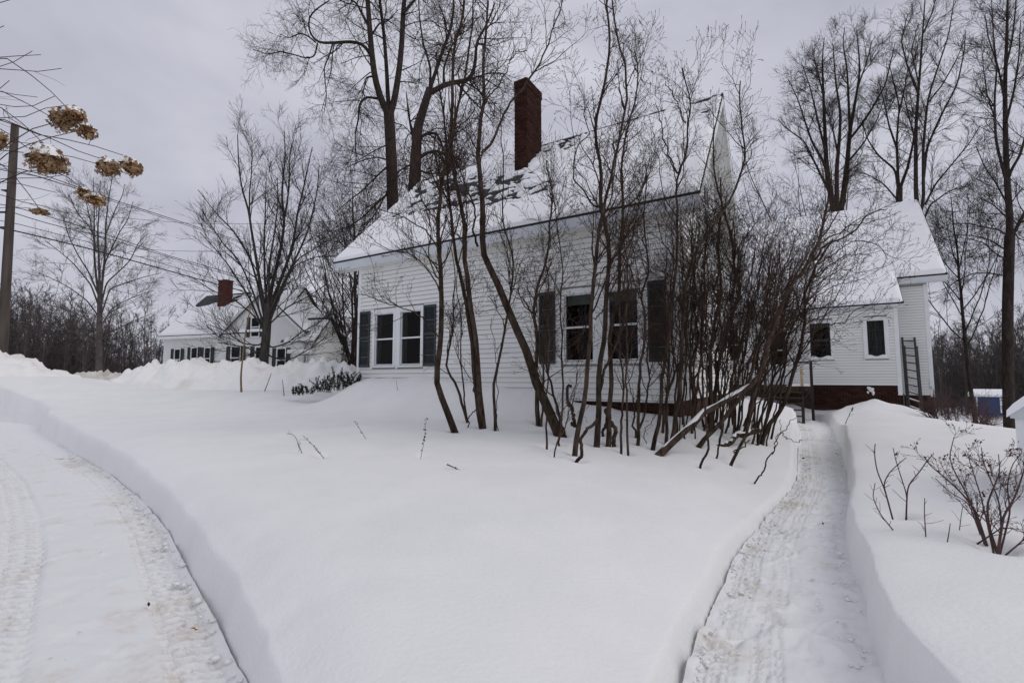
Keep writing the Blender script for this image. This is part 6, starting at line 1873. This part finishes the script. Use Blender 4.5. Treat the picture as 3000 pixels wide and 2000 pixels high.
# ------------------------------------------------------------------ hydrangea hanging in from the left
def hydrangea():
    rng = np.random.default_rng(17)
    root = empty('hydrangea_shrub', (-4.75, 2.5, float(ground(-4.75, 2.5))))
    tag(root, 'tall hydrangea with dried tan flower heads reaching in at upper left', 'shrub')
    b0 = np.array(root.location)
    main = []
    br = [([(-60, 150), (0, 166), (60, 180), (110, 222), (160, 290), (205, 325)], 2.2), ([(-60, 160), (0, 166), (50, 171), (120, 161)], 2.5), ([(-60, 190), (0, 196), (60, 205), (120, 221), (180, 201)], 2.5),
          ([(-60, 240), (0, 262), (50, 285), (110, 320), (150, 343)], 2.1), ([(-60, 330), (0, 360), (60, 345), (110, 320), (200, 308)], 2.6), ([(-60, 320), (0, 338), (60, 380), (110, 398), (200, 410), (300, 430), (360, 455)], 2.2),
          ([(-40, 320), (30, 350), (100, 385), (180, 425), (240, 445), (310, 470)], 2.2), ([(-60, 280), (0, 308), (60, 350), (100, 390), (125, 418)], 2.1), ([(-60, 430), (0, 440), (40, 455), (110, 440), (190, 446), (240, 462), (290, 482)], 2.3),
          ([(-60, 480), (0, 500), (60, 505), (150, 525), (230, 555)], 2.5), ([(-60, 330), (10, 372), (60, 420), (95, 445)], 2.0), ([(110, 470), (170, 495), (220, 530), (262, 568)], 2.1), ([(-60, 430), (0, 470), (20, 490), (60, 540), (95, 585), (118, 615)], 2.4),
          ([(-60, 540), (0, 520), (30, 522), (130, 530), (185, 513)], 2.6), ([(-10, 520), (50, 535), (120, 560), (168, 565)], 2.6), ([(-60, 290), (30, 310), (90, 330), (160, 282)], 2.5), ([(-80, 20), (0, 9), (36, -2)], 2.3), ([(-60, 90), (-10, 93), (12, 76)], 2.5),
          ([(-70, 220), (0, 205), (60, 165), (95, 150)], 2.7), ([(-60, 300), (25, 270), (28, 236)], 2.6), ([(100, 405), (160, 395), (210, 385), (232, 383)], 2.2), ([(-60, 560), (0, 575), (60, 590), (130, 600), (180, 620)], 2.6), ([(150, 340), (205, 366), (235, 373)], 2.1),
          ([(-60, 395), (0, 405), (50, 420), (130, 425)], 2.7), ([(-60, 250), (0, 275), (60, 280), (110, 285)], 2.7), ([(-50, 610), (20, 600), (90, 610)], 2.7)]
    for pts, Y in br:
        first = at(*pts[0], Y)
        P = [b0 + (first - b0) * 0.02 + [0, 0, 0.1]]
        mid = b0 + (first - b0) * 0.55; mid[2] = b0[2] + (first[2] - b0[2]) * 0.75
        P += [mid] + [at(x, y, Y) for x, y in pts]
        P = resample(np.array(P), 30) - b0
        P[3:-1] += rng.normal(size=(26, 3)) * 0.003
        main.append(P)
    P = np.array(main)
    Rr = np.broadcast_to(np.linspace(0.008, 0.0016, 30), P.shape[:2]).copy()
    for p, r in zip(P, Rr):
        tubes_obj('branch', [(p[None], r[None], 5)], 'lilac_twig', root)
    p1, r1 = spawn(rng, P, Rr, 5, 0.55, 0.97, (0.08, 0.26), (25, 65), 5, 0.12, 0.03, 0.6, 0.5, rmax=0.002, rmin=0.0011)
    tag(tubes_obj('twigs', [(p1, r1, 4)], 'lilac_twig', root), kind='stuff')
    # flower heads: many small four-petalled florets on a domed cluster
    heads = [(184, 352, 33, 36, 2.15, 0.5), (222, 340, 30, 28, 2.15, 1.0), (257, 387, 23, 25, 2.12, 0.12), (141, 468, 50, 44, 2.0, 1.35), (318, 490, 30, 27, 2.2, 1.0), (385, 490, 30, 27, 2.2, 0.9), (244, 566, 18, 17, 2.4, 0.3), (280, 586, 27, 19, 2.15, 0.8), (-6, 407, 27, 28, 2.2, 0.3), (118, 620, 22, 7, 2.4, 0.0)]
    for (x, y, w, h, Y, sn) in heads:
        c = at(x, y, Y) - b0
        rx, rz = w * Y / FPX, h * Y / FPX
        n = int(150 * max(0.5, (w * h) / 900))
        co, fa = [], []
        for k in range(n):
            d = rng.normal(size=3); d /= np.linalg.norm(d)
            rad = rng.uniform(0.72, 1.05)
            p = c + d * np.array([rx, rx * 0.9, rz]) * rad * (1 + 0.14 * math.sin(5 * d[0] + 3 * d[2]))
            nn = d + rng.normal(size=3) * 0.6; nn /= np.linalg.norm(nn)
            e1 = np.cross(nn, rng.normal(size=3)); e1 /= np.linalg.norm(e1); e2 = np.cross(nn, e1)
            s = rng.uniform(0.0065, 0.0105)
            for q in range(4):
                a = q * math.pi / 2 + rng.uniform(-0.2, 0.2)
                u_, v_ = e1 * math.cos(a) + e2 * math.sin(a), -e1 * math.sin(a) + e2 * math.cos(a)
                i = len(co)
                co += [p, p + u_ * s * 0.6 + v_ * s * 0.5 + nn * s * 0.15, p + u_ * s * 1.15 + nn * s * rng.uniform(-0.3, 0.6), p + u_ * s * 0.6 - v_ * s * 0.5 + nn * s * 0.15]
                fa.append((i, i + 1, i + 2, i + 3))
        hd = np_obj('flower_head', np.array(co), np.array(fa), 'hydrangea', root, smooth=False)
        sp_ = MB()
        nu, nv = 10, 6
        co = [c + 0.74 * np.array([rx * math.sin(math.pi * i / nv) * math.cos(2 * math.pi * j / nu), rx * 0.9 * math.sin(math.pi * i / nv) * math.sin(2 * math.pi * j / nu), rz * math.cos(math.pi * i / nv)]) for i in range(nv + 1) for j in range(nu)]
        fa = [(i * nu + j, i * nu + (j + 1) % nu, (i + 1) * nu + (j + 1) % nu, (i + 1) * nu + j) for i in range(nv) for j in range(nu)]
        np_obj('flower_core', np.array(co), np.array(fa), 'flower_core', hd)
        if sn > 0:
            nu, nv = 14, 8
            cap = []
            for i in range(nv):
                for j in range(nu):
                    th = (i / (nv - 1)) * (0.5 + 0.22 * sn) * math.pi * 0.62; ph = 2 * math.pi * j / nu
                    wob = 1 + 0.12 * math.sin(3 * ph + x) + 0.08 * math.sin(5 * ph + y)
                    rr = (1.02 + 0.05 * sn * math.cos(th))
                    cap.append(c + np.array([-0.18 * rx + rx * 0.85 * math.sin(th) * math.cos(ph) * wob * rr, rx * 0.8 * math.sin(th) * math.sin(ph) * wob * rr, rz * 0.92 * math.cos(th) * rr + 0.004]))
            q = [(i * nu + j, (i + 1) * nu + j, (i + 1) * nu + (j + 1) % nu, i * nu + (j + 1) % nu) for i in range(nv - 1) for j in range(nu)]
            np_obj('snow_cap', np.array(cap), np.array(q), 'snow', hd)


hydrangea()


# ------------------------------------------------------------------ small plants in the snow
def stalk(name, label, pts, w, m, pods=0, cat='weed', seed=1, group=None, twig=0, podsz=0.008, Y=None):
    rng = np.random.default_rng(seed)
    P, r = px_stem(pts, w, w * 0.5, N=16, Y=Y, sink=0.15)
    b = P[1].copy()
    root = empty(name, b)
    tag(root, label, cat, group)
    tubes_obj('stem', [((P - b)[None], r[None], 5)], m, root)
    if twig:
        p1, r1 = spawn(rng, (P - b)[None], r[None], twig, 0.3, 0.98, (0.04, 0.16), (25, 60), 4, 0.15, 0.03, 0.6, 0.6, rmax=0.004, rmin=0.0014)
        tag(tubes_obj('twigs', [(p1, r1, 3)], m, root), kind='stuff')
    if pods:
        for k in range(pods):
            f = rng.uniform(0.3, 1.0); i = int(f * 15)
            c = P[i] - b + rng.normal(size=3) * np.array([0.012, 0.012, 0.006])
            s = podsz * rng.uniform(0.6, 1.3)
            o = MB()
            o.v = [tuple(c + s * np.array(q)) for q in ((1, 0, 0), (-1, 0, 0), (0, 1, 0), (0, -1, 0), (0, 0, 1.3), (0, 0, -1.3))]
            o.f = [(0, 2, 4), (2, 1, 4), (1, 3, 4), (3, 0, 4), (2, 0, 5), (1, 2, 5), (3, 1, 5), (0, 3, 5)]
            o.build('seed_pod', m, root)


stalk('weed_stalk', 'dry bent weed stalk, leftmost in the open snow', [(885, 1327), (875, 1304), (868, 1282), (856, 1271), (840, 1269)], 2.4, 'weed', 7, seed=2, group='dead weeds in the snow', twig=4)
stalk('weed_stalk', 'dry weed stalk with a side twig, second from left in the open snow', [(943, 1335), (922, 1309), (902, 1289), (888, 1276)], 2.4, 'weed', 6, seed=3, group='dead weeds in the snow', twig=5)
stalk('weed_stalk', 'short straight weed stalk leaning left in mid-yard', [(1072, 1285), (1055, 1258), (1037, 1231)], 1.8, 'weed', 9, seed=4, group='dead weeds in the snow')
stalk('weed_stalk', 'upright dark weed stalk with many seed pods left of the lilacs', [(1234, 1335), (1244, 1284), (1249, 1220)], 1.8, 'weed', 16, seed=5, group='dead weeds in the snow', podsz=0.011)
stalk('weed_stalk', 'tiny twig end just breaking the snow in front of the lilacs', [(1342, 1374), (1351, 1378), (1360, 1374)], 4, 'weed', 3, seed=6, group='dead weeds in the snow')
stalk('sapling', 'thin tan sapling trunk in the snow before the neighbouring house', [(707, 1148), (705, 1100), (712, 1040), (718, 980), (728, 930), (735, 890)], 6, 'sapling_bark', cat='sapling', twig=12, seed=7)
stalk('stake', 'thin grey stake leaning right beside the tan sapling', [(775, 1146), (785, 1120), (795, 1093)], 3, 'pole_wood', cat='stake', seed=8)
stalk('stake', 'short upright grey stake left of the evergreen shrub', [(832, 1159), (830, 1135), (827, 1112)], 3, 'pole_wood', cat='stake', seed=9)
stalk('weed_stalk', 'faint thin stem standing in the snow heap under the left windows', [(1165, 1144), (1163, 1130), (1161, 1115)], 1.6, 'weed', 0, seed=10, group='dead weeds in the snow')
stalk('weed_stalk', 'dry weed on the snow heap right of the path end', [(2484, 1224), (2492, 1206), (2500, 1193)], 2, 'weed', 5, seed=12, group='dead weeds in the snow', twig=3, podsz=0.02)
stalk('sucker_shoot', 'tall forked bare shoot right of the path', [(2610, 1500), (2591, 1430), (2569, 1379), (2561, 1328), (2564, 1299)], 5, 'rose_twig', cat='shoot', seed=13, twig=5)
stalk('sucker_shoot', 'bare shoot with a long arching fork beside the tall forked one', [(2655, 1504), (2658, 1436), (2661, 1420), (2696, 1379), (2715, 1350), (2732, 1331)], 5, 'rose_twig', cat='shoot', seed=14, twig=7)
stalk('sucker_shoot', 'straight bare shoot bending left out of the arching one', [(2656, 1500), (2657, 1450), (2636, 1385), (2622, 1340), (2617, 1312)], 4, 'rose_twig', cat='shoot', seed=15, twig=4)
stalk('sucker_shoot', 'low twiggy shoot leaning left at the path edge', [(2610, 1544), (2579, 1506), (2556, 1455), (2564, 1414)], 4, 'rose_twig', cat='shoot', seed=16, twig=8)
stalk('sucker_shoot', 'three-pronged short bare shoot in the right snow', [(2712, 1567), (2708, 1503), (2709, 1458)], 4, 'rose_twig', cat='shoot', seed=17, twig=5)
stalk('sucker_shoot', 'single short bare shoot left of the rose bush', [(2776, 1583), (2780, 1560), (2784, 1532)], 4, 'rose_twig', cat='shoot', seed=18)
stalk('sucker_shoot', 'thin upright stem against the rose bush', [(2811, 1549), (2816, 1510), (2822, 1474)], 3, 'rose_twig', cat='shoot', seed=19, twig=3)
stalk('sucker_shoot', 'forked right arm of the tall shoot beside the path', [(2592, 1432), (2588, 1417), (2604, 1385), (2630, 1360), (2655, 1340)], 4, 'rose_twig', cat='shoot', seed=20, twig=3, Y=gp(2610, 1500)[1])


def bush(name, label, stems, seed, m, leaf=None, dens=(7, 4, 3), L=(0.18, 0.5), leafn=0, group=None):
    rng = np.random.default_rng(seed)
    Ps = [px_stem(p, w0, w1, N=20, lean=ln, sink=0.15, Y=Y) for p, w0, w1, ln, Y in stems]
    b = Ps[0][0][1].copy()
    root = empty(name, b)
    tag(root, label, 'shrub', group)
    P = np.array([p for p, r in Ps]) - b; Rr = np.array([r for p, r in Ps])
    for p, r in zip(P, Rr):
        tubes_obj('stem', [(p[None], r[None], 6)], m, root)
    p1, r1 = spawn(rng, P, Rr, dens[0], 0.25, 1.0, L, (18, 48), 6, 0.10, 0.06, 0.6, 0.4, rmax=0.006, rmin=0.002)
    p2, r2 = spawn(rng, p1, r1, dens[1], 0.2, 1.0, (L[0] * 0.5, L[1] * 0.5), (20, 55), 4, 0.12, 0.05, 0.7, 0.6, rmax=0.0035, rmin=0.0015)
    p3, r3 = spawn(rng, p2, r2, dens[2], 0.3, 1.0, (L[0] * 0.2, L[1] * 0.25), (20, 60), 3, 0.14, 0.05, 0.8, 0.8, rmax=0.0022, rmin=0.0012, bud=0.0028)
    tag(tubes_obj('twigs', [(p1, r1, 4), (p2, r2, 3), (p3, r3, 3)], m, root), kind='stuff')
    if leafn:
        tips = p2[:, -1]
        sel = tips[np.argsort(-tips[:, 2] + rng.normal(size=len(tips)) * 0.15)[:leafn]]
        mb = MB()
        for p in sel:
            for k in range(rng.integers(1, 4)):
                d = rng.normal(size=3); d[2] -= 0.6; d /= np.linalg.norm(d); e = np.cross(d, rng.normal(size=3)); e /= np.linalg.norm(e)
                l, w = rng.uniform(0.015, 0.03), rng.uniform(0.006, 0.011)
                n = np.cross(d, e) * 0.004
                q = p + rng.normal(size=3) * 0.008
                mb.poly([q, q + d * l * 0.5 + e * w + n, q + d * l]); mb.poly([q, q + d * l, q + d * l * 0.5 - e * w + n])
        tag(mb.build('withered_leaves', leaf, root), kind='stuff')


bush('rose_bush', 'reddish bare rose bush with withered leaves at the right edge', [
    ([(2883, 1573), (2859, 1496), (2814, 1439), (2760, 1391), (2719, 1359), (2706, 1335)], 9, 2, 0.1, None),
    ([(2878, 1570), (2855, 1500), (2830, 1440), (2800, 1390), (2780, 1340), (2795, 1280)], 7, 2, 0.2, None),
    ([(2870, 1560), (2845, 1490), (2835, 1470), (2780, 1440), (2740, 1400)], 4, 2, 0.0, None),
    ([(2913, 1592), (2897, 1544), (2891, 1477), (2910, 1430), (2930, 1380), (2925, 1330)], 9, 2, 0.2, None),
    ([(2905, 1590), (2890, 1520), (2870, 1440), (2850, 1380), (2835, 1330)], 6, 2, 0.3, None),
    ([(2926, 1602), (2939, 1512), (2974, 1455), (2996, 1391), (3010, 1340)], 9, 3, 0.1, None),
    ([(2928, 1602), (2935, 1530), (2925, 1460), (2900, 1400), (2880, 1350), (2875, 1310)], 7, 2, 0.3, None),
    ([(2912, 1560), (2930, 1548), (2960, 1545), (3000, 1560)], 5, 2, -0.1, gp(2913, 1592)[1]),
    ([(2935, 1600), (2960, 1500), (2950, 1420), (2965, 1360), (2990, 1330)], 6, 2, 0.3, None),
    ([(2970, 1605), (2990, 1588), (3020, 1560)], 5, 3, 0.0, None),
], 31, 'rose_twig', 'red_leaf', (6, 4, 2), L=(0.12, 0.34), leafn=70)
for _k, (_x, _y, _sd) in enumerate(((2865, 1278, 41), (2790, 1262, 42), (2745, 1245, 43), (2885, 1280, 44))):
    _lab = ['bare arching shrub below the slender dark tree at right', 'bare twiggy shrub right of the ladder', 'small brown shrub at the brick corner of the wing', 'small upright shrub with clinging leaves before the blue shed'][_k]
    _rg = np.random.default_rng(_sd)
    bush('bare_shrub', _lab, [([(_x + _rg.uniform(-14, 14), _y + _rg.uniform(-6, 3)), (_x + _rg.uniform(-30, 25), _y - 35), (_x + _rg.uniform(-55, 45), _y - _rg.uniform(60, 105))], 4, 1.5, _rg.uniform(-0.5, 0.5), 14.5 + _k * 0.4) for _ in range(7)],
         _sd, 'rose_twig', 'red_leaf', (7, 4, 3), L=(0.25, 0.7), leafn=16, group='bare shrubs beyond the wing')


def yew():
    rng = np.random.default_rng(23)
    pts = [(872, 1136), (900, 1132), (940, 1126), (960, 1128), (985, 1122), (1005, 1120), (1030, 1116), (1046, 1112)]
    hs = [22, 24, 40, 50, 60, 52, 42, 30]
    Y0 = 14.6
    b = at(960, 1140, Y0)
    root = empty('evergreen_shrub', b)
    tag(root, 'low dark evergreen shrub poking from the snow at the house corner', 'shrub')
    st = []
    co, fa = [], []
    for (x, y), h in zip(pts, hs):
        for k in range(9):
            p0 = at(x + rng.uniform(-14, 14), y + 22, Y0 + rng.uniform(-0.25, 0.25))
            p1 = p0 + np.array([rng.normal() * 0.16, rng.normal() * 0.1, (h + 8) * rng.uniform(0.6, 1.05) * Y0 / FPX])
            P = resample(np.array([p0, (p0 + p1) / 2 + rng.normal(size=3) * 0.03, p1]), 8) - b
            st.append(P)
            n = 60
            for q in range(n):
                f = rng.uniform(0.15, 1.0) * 7; i = min(int(f), 6)
                c = P[i] + (P[i + 1] - P[i]) * (f - i)
                d = rng.normal(size=3); d[2] += 0.5; d /= np.linalg.norm(d)
                e = np.cross(d, rng.normal(size=3)); e /= np.linalg.norm(e)
                l = rng.uniform(0.03, 0.07); w = 0.011
                k0 = len(co)
                co += [c - e * w * 0.5, c + d * l * 0.6 - e * w, c + d * l, c + d * l * 0.6 + e * w]
                fa.append((k0, k0 + 1, k0 + 2, k0 + 3))
    st = np.array(st)
    tag(tubes_obj('stems', [(st, np.broadcast_to(np.linspace(0.008, 0.003, 8), st.shape[:2]), 3)], 'bark', root), kind='stuff')
    tag(np_obj('foliage', np.array(co), np.array(fa), 'yew', root, smooth=False), kind='stuff')


yew()


def vent_pipe():
    p = onplane(1662, 1165, HC - 0.25 * V, V); t = onplane(1660, 1132, HC - 0.25 * V, V)
    root = empty('vent_pipe', p)
    tag(root, 'short black hooked pipe standing by the front wall foundation', 'pipe')
    h = t[2] - p[2]
    P = np.array([[0, 0, -0.4], [0, 0, h * 0.6], [0, 0, h], [0.03, -0.01, h + 0.05], [0.08, -0.02, h + 0.04], [0.09, -0.02, h - 0.02]])
    P = resample(P, 16)
    tubes_obj('pipe', [(P[None], np.full((1, 16), 0.035), 8)], 'pipe', root)


vent_pipe()


def leaf_on(px_, py_, name, label, m, s, seed, z=None):
    rng = np.random.default_rng(seed)
    d = ray(px_, py_)
    p = EYE + d * ((0.012 - 1.6) / d[2])
    root_me = MB()
    n = 7
    a0 = rng.uniform(0, 6.28)
    up = 0.018
    for k in range(n):
        a, b = a0 + k * 2 * math.pi / n, a0 + (k + 1) * 2 * math.pi / n
        ra, rb = s * (0.7 + 0.5 * math.sin(k * 2.1)), s * (0.7 + 0.5 * math.sin((k + 1) % n * 2.1))
        root_me.poly([(0, 0, up), (ra * math.cos(a), ra * math.sin(a), up + 0.015 * math.sin(k)), (rb * math.cos(b), rb * math.sin(b), up + 0.015 * math.sin(k + 1))])
    o = root_me.build(name, m)
    o.location = p
    tag(o, label, 'leaf', 'fallen leaves on the packed snow')


leaf_on(569, 1849, 'fallen_leaf', 'orange-brown curled leaf lying in the driveway', 'tan_leaf', 0.022, 1)
leaf_on(435, 1776, 'fallen_leaf', 'dark leaf scrap on the driveway above the orange leaf', 'dead_leaf', 0.014, 2)
leaf_on(2411, 1537, 'fallen_leaf', 'dark leaf scrap in the middle of the path', 'dead_leaf', 0.016, 3)
leaf_on(2354, 1344, 'fallen_leaf', 'dark leaf scrap at the left side of the path, farthest one left', 'dead_leaf', 0.03, 4)
leaf_on(2448, 1331, 'fallen_leaf', 'dark leaf scrap at the right side of the path', 'dead_leaf', 0.03, 5)


def crumbs():
    """broken bits of snow lying along the cut banks and the steps"""
    rng = np.random.default_rng(77)
    ico = np.array([(0, 0, 1), (0.9, 0, 0.4), (0.28, 0.85, 0.4), (-0.72, 0.53, 0.4), (-0.72, -0.53, 0.4), (0.28, -0.85, 0.4), (0.1, 0.1, -0.6)])
    tri = [(0, 1, 2), (0, 2, 3), (0, 3, 4), (0, 4, 5), (0, 5, 1), (6, 2, 1), (6, 3, 2), (6, 4, 3), (6, 5, 4), (6, 1, 5)]
    co, fa = [], []

    def add(p, s):
        k = len(co)
        a = rng.uniform(0, 6.28); c_, s_ = math.cos(a), math.sin(a)
        for v in ico:
            v = v * (1 + rng.uniform(-0.3, 0.3)) * np.array([1, rng.uniform(0.6, 1), rng.uniform(0.5, 0.8)]) * s
            co.append((p[0] + c_ * v[0] - s_ * v[1], p[1] + s_ * v[0] + c_ * v[1], p[2] + v[2]))
        fa.extend(tuple(k + i for i in t) for t in tri)
    for line, off, n in ((DRIVE_EDGE[3:13], -1, 260), (PATH_L[2:13], 1, 360), (PATH_R[2:13], -1, 340)):
        L = resample(line, 400)
        for _ in range(n):
            i = rng.integers(1, 398)
            t = L[i + 1] - L[i - 1]; t /= np.linalg.norm(t)
            nn = np.array([t[1], -t[0]]) * off
            d = abs(rng.normal()) * 0.10 + 0.02
            p = L[i] + nn * d
            z = float(drive_z(p[1])) if off < 0 and line is not PATH_R else 0.0
            if line is DRIVE_EDGE or n == 260 and off < 0:
                z = float(drive_z(p[1]))
            add((p[0], p[1], z + 0.002), rng.uniform(0.006, 0.022) * (2.0 if rng.random() < 0.14 else 1))
    for _ in range(420):          # scattered over the trodden floors
        f = rng.random()
        if rng.random() < 0.5:
            i = rng.integers(20, 330); a = resample(PATH_L[2:], 400)[i]; b = resample(PATH_R[2:], 400)[i]
            p = a + (b - a) * f; z = 0.0
        else:
            i = rng.integers(10, 300); p = resample(DRIVE_EDGE[3:], 400)[i] + np.array([-2.4 * f - 0.05, -0.6 * f]); z = float(drive_z(p[1]))
        add((p[0], p[1], z), rng.uniform(0.005, 0.014))
    o = np_obj('snow_crumbs', np.array(co), np.array(fa), 'snow', smooth=False)
    tag(o, 'small crumbs of broken snow along the driveway and path', 'snow', kind='stuff')


crumbs()
